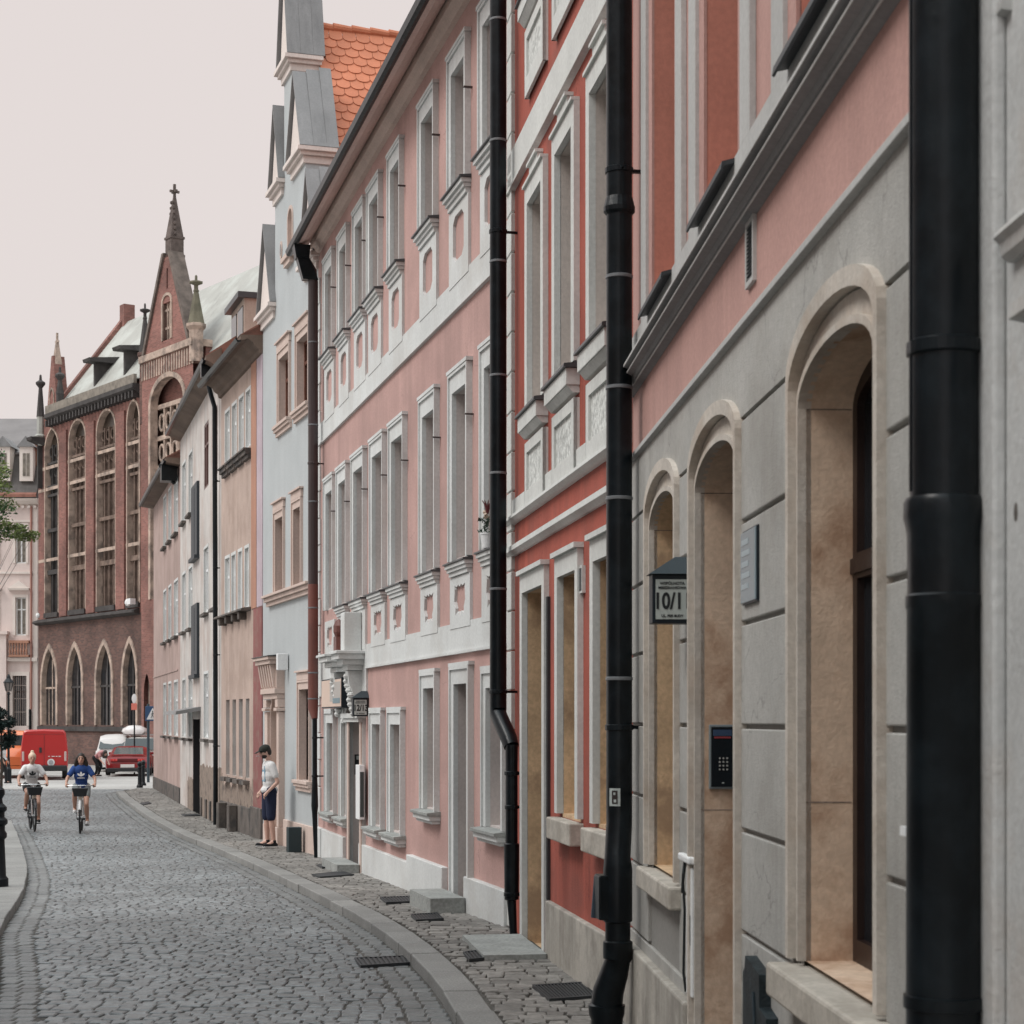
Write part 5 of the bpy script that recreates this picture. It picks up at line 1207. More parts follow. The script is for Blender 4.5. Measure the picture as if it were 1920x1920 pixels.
lantern_sign(fb, AR[1][0]-.145-.06, .53, '10/11', 'dark roofed lantern sign numbered 10/11 beside the stone arch of the greige house')
lantern_sign(F_PINK, F_PINK.S(692), .055, '12/13', 'dark roofed lantern sign numbered 12/13 beside the carved portal of the pink house')
# intercom on the far jamb of the door arch
e = wall_thing('intercom', fb, AR[1][0], 'black intercom panel with keypad in the stone jamb of the greige house door', 'intercom', h=-.37)
b = MB(); b.box(.001, .022, .042, .185, 0, .345); b.build('frame', simple('brushed_frame', (.20, .23, .24), rough=.4), e, bevel=.004)
b = MB(); b.box(.022, .026, .052, .174, .012, .333); pl_ = b.build('panel', simple('black_gloss_panel', (.006, .010, .014), rough=.25), e, bevel=.002)
b = MB(); b.box(.0262, .028, .062, .163, .285, .318); b.build('display', simple('blue_label', (.03, .06, .12)), pl_)
b = MB(); b.box(.0262, .028, .068, .158, .272, .281); b.build('red_stripe', simple('red_label', (.30, .04, .05)), pl_)
for r_ in range(4):
    for c_ in range(3):
        b = MB(); b.lathe([(.0052, 0), (.0052, .003)], 0, 0, 8); o = b.build('key', simple('pale_key', (.38, .38, .36)), pl_); o.rotation_euler = (0, PI/2, 0); o.location = (.026, .098+c_*.020, .165-r_*.020)
b = MB(); b.box(.0262, .0275, .110, .122, .030, .036); b.build('badge', SIGNW, pl_)
# glass plaque
a, c = fb.S(1394, .03), fb.S(1421, .03)
e = wall_thing('glass_plaque', fb, a, 'small pale blue glass plaque on the greige wall right of the door arch', 'plaque', h=.53)
w_ = c-a; b = MB(); b.box(0, w_, -.044, -.036, 0, .32, 0); b.build('glass_plate', simple('pale_blue_glass', (.27, .35, .39), rough=.12, spec=.8), e, bevel=.002)
b = MB(); b.box(.004, w_+.008, -.0355, -.026, -.008, .328, 0); b.build('back_plate', SIGNM, e)
for k in range(5):
    b = MB(); b.box(.03, w_*(.55+.1*(k % 2)), -.0455, -.0442, .26-.05*k, .285-.05*k); b.build('printed_line', simple('pale_print', (.36, .42, .45)), e)
# white cabinet beside the near window
a = fb.S(1284, .04); e = wall_thing('electrical_box', fb, a, 'narrow white metal box with cables on the greige wall under the white cap', 'electrical box', h=-1.5)
b = MB(); b.box(.08, .28, -.044, -.024, 0, .70); b.build('cabinet', WHITEW, e, bevel=.006)
b = MB(); b.box(-.10, .30, -.066, -.024, .72, .76); b.build('cap', WHITEW, e, bevel=.01)
b = MB(); b.tube([(.02, -.04, .72), (.0, -.05, .6), (.03, -.045, .45), (.02, -.05, .1), (.04, -.04, .0)], .008, 6); b.tube([(.05, -.05, .72), (.10, -.065, .66), (.06, -.065, .55)], .006, 6); b.build('cable', INK, e)
b = MB(); b.box(.13, .24, -.047, -.0445, .28, .44); b.build('vent', IRON, e)
# black hatch low on the wall
a, c = fb.S(1424), fb.S(1470); e = wall_thing('metal_hatch', fb, a, 'broken black metal hatch low on the greige wall beside the wide stone sill', 'hatch', h=-1.5)
w_ = c-a; b = MB(); b.prism([(0, 0), (w_, 0), (w_, .26), (w_*.72, .28), (w_*.70, .42), (.06, .46), (.04, .40), (0, .38)], -.075, -.024); b.build('hatch_panel', mat('flaking_black_paint', (.012, .02, .024), var=.5, vs=12, bump=.6, rough=.6), e, bevel=.004)
b = MB(); b.tube([(w_*.55, -.08, .02), (w_*.58, -.082, .2), (w_*.5, -.08, .33)], .006, 6); b.build('crack', SIGNR, e)
# projecting sign box on the pink house
fp = F_PINK; a, c = fp.S(603, .22), fp.S(640, .22); e = wall_thing('sign_box', fp, a, 'beige picture sign box on brackets between pipe and portal of the pink house', 'sign', h=.19)
w_ = c-a; b = MB(); b.box(0, w_, -.22, -.06, .0, .46); b.build('box', SIGNM, e)
b = MB(); b.box(.02, w_-.01, -.224, -.2205, .02, .44); fc = b.build('face', simple('beige_sign_face', col(184, 158, 140, .62)), e)
b = MB(); b.box(w_*.45, w_-.06, -.227, -.2245, .10, .40); b.build('picture', simple('grey_picture', col(150, 142, 134, .62)), fc)
b = MB(); b.box(w_*.6, w_-.10, -.229, -.2275, .07, .15); b.build('blue_picture', simple('teal_picture', col(92, 112, 118, .62)), fc)
# notice plate and display case by the portal
e = wall_thing('notice_plate', fp, s0d, 'dark notice plate with white heading inside the doorway of the carved portal', 'notice', h=-.84)
b = MB(); b.box(.002, .014, .03, .22, 0, .31); b.build('plate', INK, e); b = MB(); b.box(.0145, .016, .06, .20, .23, .29); b.build('heading', SIGNW, e)
a = fp.S(683); e = wall_thing('display_case', fp, a, 'slim white framed display case on the pink wall beside the portal', 'display case', h=-1.46)
b = MB(); b.box(-.0, .34, -.13, -.052, 0, .80); b.build('case', WHITEW, e, bevel=.005)
b = MB(); b.box(.3405, .344, -.12, -.062, .04, .70); b.build('dark_glass', simple('dark_notice', (.05, .06, .06)), e)
# potted plant on the first-floor sill
p = fp.P(fp.S(914, .10), .10); e = empty('flower_pot', (p.x, p.y, CZ+1.805), 0); tag(e, 'white pot of red and cream flowers on the sill beside the black drainpipe', 'flower pot')
b = MB(); b.lathe([(.055, 0), (.075, .14), (.08, .14), (.08, .155), (.06, .155)], 0, 0, 16); b.build('pot', WHITEW, e, smooth=True)
r = random.Random(3); LEAF = simple('dark_green_leaf', (.012, .035, .018), rough=.6); b = MB()
for k in range(60):
    a_ = r.uniform(0, 6.28); rr = r.uniform(.01, .11); z = r.uniform(.16, .34); l_ = .05
    b.add([(rr*math.cos(a_), rr*math.sin(a_), z), (rr*math.cos(a_)+l_*r.uniform(-1, 1), rr*math.sin(a_)+l_*r.uniform(-1, 1), z+l_*.6), (rr*math.cos(a_)+l_*r.uniform(-1, 1), rr*math.sin(a_)+l_*r.uniform(-1, 1), z-l_*.3)], [(0, 1, 2)])
b.build('leaves', LEAF, e)
b = MB(); [b.ball((r.uniform(-.05, .05), r.uniform(-.05, .05), r.uniform(.32, .38)), .022, 8) for _ in range(7)]; b.build('cream_blooms', simple('cream_petals', (.5, .38, .30)), e)
b = MB()
for k in range(9): a_ = k*.7; b.tube([(0, 0, .36), (.03*math.cos(a_), .03*math.sin(a_), .46), (.06*math.cos(a_), .06*math.sin(a_), .50)], [.012, .008, .002], 5)
b.build('red_bloom', simple('dark_red_petals', (.11, .012, .016)), e)
# ------------------------------------------------------------------ gratings and covers
def grate(px, label, name='pavement_grate', cat='grate', up=.1, bars=11, group='iron gratings in the pavement', along=0, solid=False):
    q = [gpt(x, y, up+.006) for x, y in px]; c = sum(q, Vector())/4; e = empty(name, tuple(c), 0); tag(e, label, cat, group)
    q = [v-c for v in q]; lp = lambda a, b_, t: a*(1-t)+b_*t
    U = lambda u, v: lp(lp(q[0], q[1], u), lp(q[3], q[2], u), v)
    def slab_(b, u0, u1, v0, v1, z0, z1): b.hexa([tuple(U(u, v)+Vector((0, 0, z))) for z in (z0, z1) for u, v in ((u0, v0), (u1, v0), (u1, v1), (u0, v1))])
    b = MB(); slab_(b, .03, .97, .03, .97, -.02, .0005); b.build('shaft', simple('shaft_black', (.004, .005, .006)), e)
    b = MB()
    for s4 in ((0, 1, 0, .06), (0, 1, .94, 1), (0, .035, .06, .94), (.965, 1, .06, .94)): slab_(b, *s4, -.02, .010)
    b.build('frame', IRON, e)
    b = MB()
    if solid: slab_(b, .035, .965, .06, .94, -.01, .008)
    else:
        for k in range(bars): t = .035+.93*(k+.5)/bars; wdt = .93/bars*.24; slab_(b, t-wdt, t+wdt, .06, .94, -.008, .008)
    b.build('bars' if not solid else 'cover', IRON, e)
grate([(998, 1848), (1100, 1842), (1126, 1868), (1030, 1875)], 'nearest dark grating in the pavement, beside the weathered plinth', bars=15)
grate([(868, 1786), (950, 1776), (964, 1792), (880, 1800)], 'dark grating beside the flat pale slab of the ochre doorway', bars=12)
grate([(770, 1715), (820, 1712), (832, 1723), (780, 1726)], 'dark grating beside the grey stone block step', bars=9)
grate([(712, 1683), (782, 1680), (792, 1690), (724, 1693)], 'pale-framed grating in the setts below the pink wall, between two steps', bars=11)
grate([(584, 1640), (640, 1634), (664, 1640), (600, 1645)], 'flat dark cover in the pavement in front of the low portal step', name='pavement_cover', cat='cover', group=None, solid=True)
grate([(593, 1622), (627, 1619), (641, 1624), (604, 1627)], 'small black cover in the pavement by the thin black pipe foot', name='pavement_cover', cat='cover', group=None, solid=True)
grate([(340, 1527), (368, 1526), (376, 1529), (346, 1530)], 'small cover in the pavement below the dark doorway canopy', name='pavement_cover', cat='cover', group=None, solid=True)
grate([(262, 1506), (278, 1503), (284, 1506), (268, 1509)], 'farthest small cover in the pavement near the corner house', name='pavement_cover', cat='cover', group=None, solid=True)
grate([(664, 1797), (760, 1793), (768, 1806), (676, 1812)], 'sunken black drain grate in the cobbles beside the kerb', name='road_drain', cat='drain', up=.004, group=None, bars=10)
# ------------------------------------------------------------------ bollards, posts, signs, lamp
BOLL = simple('bollard_black', (.006, .009, .012), rough=.45, spec=.3)
def bollard(x, y, label, hgt=.92, r=.07, group='black bollards by the corner house'):
    p = gpt(x, y, .1); e = empty('bollard', tuple(p)); tag(e, label, 'bollard', group)
    b = MB(); b.lathe([(r*1.6, 0), (r*1.6, .06), (r*1.2, .10), (r, .14), (r*.85, hgt*.7), (r*1.15, hgt*.73), (r*1.15, hgt*.77), (r*.8, hgt*.80)], 0, 0, 14); b.build('shaft', BOLL, e, smooth=True)
    b = MB(); b.lathe([(r*.8, hgt*.80), (r*1.2, hgt*.86), (r*1.25, hgt*.92), (r*.7, hgt*.98), (.01, hgt)], 0, 0, 14); b.build('head', BOLL, e, smooth=True)
bollard(262, 1477, 'black bollard at the pavement end, nearer of the pair by the red car'); bollard(268.5, 1473, 'black bollard at the pavement end, farther of the pair by the red car')
p = gpt(-3, 1662, .1); e = empty('cast_iron_post', tuple(p)); tag(e, 'tall ornate black cast iron post on the pavement across the street', 'post')
b = MB(); b.lathe([(.13, 0), (.13, .10), (.10, .14), (.085, .5), (.08, .62), (.11, .65), (.11, .70), (.085, .74), (.085, .80), (.12, .83), (.12, .88), (.08, .92), (.08, .98), (.11, 1.01), (.11, 1.05), (.06, 1.10)], 0, 0, 18); b.build('shaft', BOLL, e, smooth=True)
b = MB(); b.lathe([(.06, 1.10), (.05, 1.16), (.085, 1.22), (.08, 1.28), (.03, 1.33), (.005, 1.36)], 0, 0, 16); b.build('finial', BOLL, e, smooth=True)
# crossing sign
SBLUE = simple('sign_blue', (.02, .06, .14), rough=.35); SWHT = simple('sign_white', (.62, .62, .62), rough=.4)
p = gpt(278, 1467, .1); sc_ = FP/p.y; e = empty('crossing_sign', tuple(p)); tag(e, 'blue and white pedestrian crossing sign on a dark post by the corner house', 'sign')
b = MB(); b.lathe([(.055, 0), (.055, 2.95)], 0, 0, 10); b.build('post', simple('blue_grey_post', (.03, .05, .065), rough=.4), e)
hz = CZ+(HY-1350)/FP*p.y-p.z; zc = hz+(1350-1338)/sc_; b = MB(); b.box(-.10, .46, -.085, -.06, zc-.28, zc+.28); pl_ = b.build('plate', SBLUE, e, bevel=.01)
b = MB(); b.prism([(-.05, zc-.22), (.41, zc-.22), (.18, zc+.22)], -.089, -.0855); tr_ = b.build('triangle', SWHT, pl_)
b = MB(); b.ball((.18, -.092, zc+.08), (.022, .004, .03), 8)
for pts in ([(.18, zc+.05), (.17, zc-.05)], [(.17, zc-.05), (.12, zc-.16)], [(.17, zc-.05), (.23, zc-.16)], [(.18, zc+.03), (.23, zc-.03)], [(.18, zc+.03), (.13, zc-.03)]): b.tube([(a_, -.092, z) for a_, z in pts], .011, 6)
b.build('walking_figure', INK, tr_)
# red and white sign
Y_ = 84.0; k_ = FP/Y_; X_ = (252-CX)/k_; e = empty('traffic_sign', (X_, Y_, zr(Y_))); tag(e, 'small white oval and pink square traffic signs on a post before the church', 'sign')
b = MB(); b.lathe([(.035, 0), (.035, 3.6)], 0, 0, 8); b.build('post', BOLL, e)
b = MB(); z1 = CZ+(1350-1310)/k_-zr(Y_); b.ball((0, -.06, z1), (.11, .015, .22), 12); b.build('oval_plate', SWHT, e)
b = MB(); z2 = CZ+(1350-1325)/k_-zr(Y_); b.box(-.13, .13, -.07, -.05, z2-.15, z2+.15); b.build('square_plate', simple('sign_salmon_red', (.55, .16, .12)), e, bevel=.01)
# street lamp
Y_ = 74.0; k_ = FP/Y_; X_ = (16-CX)/k_; g_ = zr(Y_); e = empty('street_lamp', (X_, Y_, g_)); tag(e, 'old style lantern street lamp in front of the cream mansard house', 'street lamp')
hh = lambda y: CZ+(1350-y)/k_-g_
b = MB(); b.lathe([(.12, 0), (.12, .5), (.07, .6), (.05, 1.0), (.04, hh(1303)), (.09, hh(1301)), (.05, hh(1299)), (.05, hh(1297))], 0, 0, 12); b.build('pole', BOLL, e)
b = MB(); pyr = [(.10, hh(1296)), (.17, hh(1280)), (.19, hh(1279))]; b.lathe(pyr, 0, 0, 6); b.build('lantern_glass', simple('smoky_lamp_glass', (.16, .14, .13), rough=.2), e)
b = MB(); b.lathe([(.21, hh(1280)), (.21, hh(1279)), (.09, hh(1272)), (.07, hh(1268)), (.02, hh(1264))], 0, 0, 6)
for k in range(6): a_ = k*PI/3; b.tube([(.105*math.cos(a_), .105*math.sin(a_), hh(1296)), (.185*math.cos(a_), .185*math.sin(a_), hh(1280))], .012, 5)
b.build('lantern_roof', BOLL, e)
# ------------------------------------------------------------------ trees
def leafmat(name, c): return mat(name, c, rough=.6, var=.35, vs=1.5, fine=0, bump=0, island=.35, spec=.25)
def leaves(b, c, rad, n, size, r):
    for _ in range(n):
        d = Vector((r.gauss(0, 1), r.gauss(0, 1), r.gauss(0, 1))); d = d.normalized()*rad*(r.random()**.45)
        p_ = Vector(c)+Vector((d.x, d.y, d.z*.7)); s_ = size*r.uniform(.6, 1.3)
        a_ = Vector((r.gauss(0, 1), r.gauss(0, 1), r.gauss(0, .6))).normalized()*s_; w_ = a_.orthogonal().normalized()*s_*.45; w_ = Matrix.Rotation(r.uniform(0, 6.28), 3, a_) @ w_
        b.add([tuple(p_-a_), tuple(p_+w_), tuple(p_+a_), tuple(p_-w_)], [(0, 1, 2, 3)])
BARK = mat('tree_bark', (.06, .05, .042), var=.3, vs=8, bump=.6)
r = random.Random(9); Y_ = 58.0; k_ = FP/Y_; TX = (-95-CX)/k_; e = empty('linden_tree', (TX, Y_, zr(Y_))); tag(e, 'pale green leafy tree whose branch tips reach in before the cream house', 'tree')
tb = MB(); tb.tube([(0, 0, 0), (.05, 0, 2), (0, .05, 4.2), (.1, 0, 6.5)], [.2, .16, .13, .07], 10)
def P_(x, y): return ((x-(-95))/k_, r.uniform(-.6, .6), CZ+(1350-y)/k_-zr(Y_))
tips = [(-5, 890), (8, 915), (2, 940), (12, 958), (18, 985), (35, 990), (48, 1000), (58, 1004), (30, 1003), (5, 1000), (-15, 975), (-30, 930), (-45, 880), (-60, 960), (-80, 900), (-100, 840), (-120, 900), (-140, 960), (-160, 880), (-90, 980), (-50, 1010), (-130, 830), (-70, 850), (6, 885), (-20, 850)]
lb = MB(); lb2 = MB()
for i, (x_, y_) in enumerate(tips):
    q = Vector(P_(x_, y_)); m_ = Vector((q.x*.4, q.y*.4, 4.2+(q.z-4.2)*.35)); tb.tube([(0, .03, 3.6+.1*(i % 8)), tuple(m_), tuple(q)], [.04, .012, .003], 6)
    if x_ > 15: leaves(lb, q, .26, 130, .055, r); leaves(lb, q+Vector((-.3, 0, -.05)), .22, 70, .055, r)
    else: leaves(lb if i % 3 else lb2, q, .42, 170, .062, r)
tb.build('trunk', BARK, e, smooth=True); lb.build('crown', leafmat('pale_linden_leaf', (.16, .21, .07)), e); lb2.build('crown', leafmat('deep_linden_leaf', (.05, .10, .04)), e)
Y_ = 67.0; k_ = FP/Y_; TX = (2-CX)/k_; e = empty('small_dark_tree', (TX, Y_, zr(Y_))); tag(e, 'small dark evergreen tree at the street edge before the orange van', 'tree')
tb = MB(); tb.tube([(0, 0, 0), (.02, 0, .8), (0, .02, 1.6), (.03, 0, 2.4)], [.06, .05, .04, .02], 8); tb.build('trunk', BARK, e, smooth=True)
lb = MB()
for k in range(26):
    z = r.uniform(1.35, 2.95); R_ = .46*math.sin(min(1, (z-1.1)/.8)*PI/2)*(1.0 if z < 2.5 else .75); a_ = r.uniform(0, 6.28); leaves(lb, (R_*.75*math.cos(a_), R_*.75*math.sin(a_), z), .24, 170, .06, r)
lb.build('crown', leafmat('dark_evergreen_leaf', (.010, .022, .020)), e)
# ------------------------------------------------------------------ vehicles
TYRE = simple('tyre_rubber', (.012, .012, .013), rough=.8); RIM = simple('wheel_rim', (.25, .25, .25), rough=.35, metal=.6)
CARGLASS = simple('car_glass', (.02, .028, .03), rough=.05, spec=.9); CHROME = simple('pale_chrome', (.6, .6, .6), rough=.2, metal=.8)
DARKP = simple('dark_bumper_plastic', (.015, .017, .019), rough=.6); LAMPR = simple('red_tail_lamp', (.45, .02, .02), rough=.15, spec=.8); PLATE = simple('number_plate', (.62, .60, .58), rough=.5)
def paint(name, c): return mat(name, c, rough=.22, var=.04, fine=0, bump=0, spec=.6)
def loft(secs, name, m, parent, smooth=True, angle=50, bev=0):
    """secs: (x, half outline [(y, z)...] from the bottom centre round to the top centre)"""
    b = MB(); R = []
    for x, pts in secs:
        ring = [(x, y, z) for y, z in pts]+[(x, -y, z) for y, z in reversed(pts) if abs(y) > 1e-6]; R.append(ring)
    n = len(R[0]); vs = [p for q in R for p in q]
    fs = [(i*n+k, i*n+(k+1) % n, (i+1)*n+(k+1) % n, (i+1)*n+k) for i in range(len(R)-1) for k in range(n)]
    fs += [tuple(range(n)), tuple((len(R)-1)*n+k for k in range(n))]
    b.add(vs, fs); o = b.build(name, m, parent, smooth=smooth, angle=angle)
    return o
def wheel(parent, x, y, r, w_=.2):
    b = MB(); prof = [(r*.62, -w_/2), (r*.92, -w_/2), (r, -w_*.35), (r, w_*.35), (r*.92, w_/2), (r*.62, w_/2)]; b.lathe(prof, 0, 0, 24)
    o = b.build('tyre', TYRE, parent, smooth=True); o.rotation_euler = (PI/2, 0, 0); o.location = (x, y, r)
    b = MB(); b.lathe([(r*.62, -w_*.42), (r*.2, -w_*.3), (r*.2, w_*.3), (r*.62, w_*.42)], 0, 0, 20); b.build('rim', RIM, o, smooth=True)
def place(name, x, Y, fwd, label, cat, group=None):
    k = FP/Y; X = (x-CX)/k; rz = math.atan2(fwd[1], fwd[0]); e = empty(name, (X, Y, zr(Y)), rz); return tag(e, label, cat, group)
# red van, rear towards the camera (x forward, rear face at x = 0)
def van(name, x, Y, fwd, label, c, H=2.02, hw=.94):
    e = place(name, x, Y, fwd, label, 'van')
    def o_(s, h, b=.36, t=.10): return [(0, b), (hw*s*.92, b), (hw*s, b+.16), (hw*s, h*.55), (hw*s*.97, h*.72), (hw*s*.90, h-.14), (hw*s*.82, h-.03), (0, h)]
    loft([(0, o_(.965, H-.06)), (.05, o_(1, H)), (1.5, o_(1, H+.01)), (3.3, o_(1, H-.0)), (3.7, o_(.99, H-.12)), (4.25, o_(.97, 1.32)), (4.75, o_(.92, 1.08)), (4.9, o_(.82, .9))], 'body', c, e, angle=38)
    b = MB(); b.box(-.012, .0, -.004, .004, .55, H-.2); b.box(-.004, -.0, -hw*.86, hw*.86, H-.20, H-.19); b.build('door_seam', DARKP, e)
    b = MB(); b.box(-.11, .06, -hw*.97, hw*.97, .34, .58); b.build('rear_bumper', DARKP, e, bevel=.04)
    for s in (-1, 1):
        b = MB(); b.box(-.03, .08, s*hw*.90-.045, s*hw*.90+.045, .75, 1.15); b.build('tail_lamp', simple('pale_lamp', (.5, .4, .38), rough=.2), e, bevel=.02)
        wheel(e, .85, s*(hw-.13), .33); wheel(e, 3.9, s*(hw-.13), .33)
    b = MB(); b.box(3.75, 4.2, -hw*.8, hw*.8, 1.36, 1.80); b.build('windscreen', CARGLASS, e)
    return e
vR = van('red_van', 83, 77, (-.225, .97), 'bright red delivery van with closed rear doors and round white badge', paint('red_van_paint', (.42, .022, .022)), H=2.06)
b = MB(); b.box(-.05, .0, .10, .20, 1.10, 1.32); b.build('door_handle', DARKP, vR, bevel=.02)
b = MB(); b.lathe([(.15, 0), (.15, .008)], 0, 0, 20); o = b.build('round_badge', SWHT, vR); o.rotation_euler = (0, -PI/2, 0); o.location = (-.012, -.27, .70)
b = MB(); b.lathe([(.095, 0), (.095, .006)], 0, 0, 16); o = b.build('badge_centre', simple('badge_grey', (.3, .3, .32)), vR); o.rotation_euler = (0, -PI/2, 0); o.location = (-.021, -.27, .70)
for k, (y0, w_) in enumerate(((-.16, .06), (-.30, .12), (-.46, .07), (-.57, .10))): b = MB(); b.box(-.012, -.001, y0-w_, y0, .93, .965); b.build('small_lettering', SWHT, vR)
van('orange_van', 12, 84, (.25, -.97), 'orange van behind the red van, half hidden by the dark tree', paint('orange_van_paint', (.60, .16, .05)), H=2.0)
def car(name, x, Y, fwd, label, c, prof, L, hw, glass, wr=.31, wx=(.75, 3.3)):
    e = place(name, x, Y, fwd, label, 'car')
    secs = []
    for xx, belt, top, sc2 in prof:
        w0 = hw*sc2; tw_ = w0*.70 if top > belt+.05 else w0*.9
        secs.append((xx, [(0, .2), (w0*.86, .2), (w0*.98, .34), (w0, .55), (w0*.97, belt-.03), (w0*.90, belt), (tw_+.04, max(belt+.01, top-.07)), (tw_*.75, top-.01), (0, top+.01)]))
    loft(secs, 'body', c, e, angle=30)
    for s in (-1, 1):
        for q in wx: wheel(e, q, s*(hw-.10), wr, .2)
    return e
RC = paint('red_coupe_paint', (.20, .010, .012))
rcar = car('red_coupe', 239, 82, (-.13, .99), 'dark red coupe parked with its tail lamps towards the street', RC,
    [(0, .52, .52, .80), (.04, .62, .66, .93), (.14, .80, .83, .97), (.35, .84, .88, 1), (.9, .86, .98, 1), (1.5, .87, 1.22, 1), (1.9, .87, 1.28, 1), (2.4, .87, 1.27, 1), (3.1, .84, .90, 1), (4.1, .68, .72, .96), (4.35, .55, .58, .85)], 4.35, .99, None)
b = MB(); y = .60; b.add([(.42, -y-.06, .905), (.42, y+.06, .905), (1.42, y-.02, 1.205), (1.42, -y+.02, 1.205)], [(0, 1, 2, 3)]); g = b.build('rear_window', simple('pale_sky_reflecting_glass', (.10, .12, .12), rough=.05, spec=1.0), rcar)
g.location = (-.02, 0, .02)
b = MB(); b.box(-.02, .06, -.66, .66, .62, .76); b.build('lamp_panel', simple('dark_red_panel', (.10, .008, .01), rough=.2), rcar, bevel=.02)
for s in (-1, 1):
    b = MB(); b.box(-.035, .03, s*.58-.15, s*.58+.15, .63, .75); lo = b.build('tail_lamp', LAMPR, rcar, bevel=.02)
    for q in (-.06, .06): b = MB(); b.ball((-.04, s*.55+q, .69), (.01, .028, .028), 8); b.build('lamp_reflector', simple('bright_red_lens', (.8, .10, .08), rough=.1), lo)
    b = MB(); b.box(.95, 1.1, s*.90, s*.90+s*.005, .3, .6); b.build('door_line', DARKP, rcar)
    b = MB(); b.box(2.55, 2.72, s*.92-.06, s*.92+.10, .88, 1.0); b.build('mirror', RC, rcar, bevel=.03)
b = MB(); b.box(-.03, .02, -.30, .30, .36, .50); b.build('number_plate', PLATE, rcar, bevel=.008)
b = MB(); b.box(-.06, .05, -.88, .88, .16, .34); b.build('rear_bumper', DARKP, rcar, bevel=.03); b = MB(); b.box(-.07, -.062, -.42, .40, .16, .19); b.build('bumper_trim', CHROME, rcar)
b = MB(); b.xprism([(0, 0), (.10, .04), (.10, .06), (0, .03)], -.70, .70); sp_ = b.build('spoiler', RC, rcar); sp_.rotation_euler = (0, 0, -PI/2); sp_.location = (.2, 0, .88)
suv = car('dark_estate_car', 262, 88.5, (-.15, .985), 'dark windowed estate car carrying a white roof box, behind the red coupe', paint('silver_grey_paint', (.45, .43, .41)),
    [(0, .6, .62, .85), (.06, .95, 1.0, .95), (.25, 1.0, 1.45, .98), (.5, 1.0, 1.62, 1), (2.6, 1.0, 1.64, 1), (3.4, .98, 1.1, 1), (4.4, .85, .9, .95), (4.6, .6, .62, .85)], 4.6, .92, None, .34, (.85, 3.6))
b = MB(); b.add([(.08, -.74, 1.04), (.08, .74, 1.04), (.36, .66, 1.58), (.36, -.66, 1.58)], [(0, 1, 2, 3)]); g = b.build('rear_window', CARGLASS, suv); g.location = (-.08, 0, .0)
b = MB(); b.box(.5, 2.6, -.72, -.66, 1.66, 1.70); b.box(.5, 2.6, .66, .72, 1.66, 1.70); b.box(.7, .78, -.8, .8, 1.71, 1.76); b.box(2.1, 2.18, -.8, .8, 1.71, 1.76); rk = b.build('roof_rack', CHROME, suv)
e2 = place('roof_box', 251, 89, (-.15, .985), 'glossy white roof box on the rack of the dark windowed estate car', 'roof box'); e2.location.z = suv.location.z+1.775
loft([(x, [(0, 0), (w_*.8, .0), (w_, .12), (w_*.92, .26*k), (w_*.5, .40*k), (0, .43*k)]) for x, w_, k in ((0, .25, .5), (.08, .48, .8), (.5, .60, 1), (1.2, .60, 1), (1.8, .45, .8), (2.1, .15, .4))], 'lid', paint('white_box_gloss', (.72, .70, .69)), e2)
b = MB(); b.box(.1, 1.9, -.42, .42, -.012, .03); b.build('base', DARKP, e2)
mpv = car('white_minivan', 211, 89, (-.12, .99), 'white minivan with rounded roof behind the red coupe', paint('white_car_paint', (.68, .67, .66)),
    [(0, .6, .64, .85), (.08, .95, 1.1, .95), (.3, 1.0, 1.55, .98), (.8, 1.0, 1.74, 1), (2.4, 1.0, 1.76, 1), (3.4, .98, 1.2, 1), (4.1, .85, .9, .92), (4.3, .6, .62, .85)], 4.3, .86, None, .32, (.8, 3.4))
b = MB(); b.add([(.1, -.66, 1.08), (.1, .66, 1.08), (.34, .60, 1.42), (.34, -.60, 1.42)], [(0, 1, 2, 3)]); g = b.build('rear_window', CARGLASS, mpv); g.location = (-.08, 0, 0)
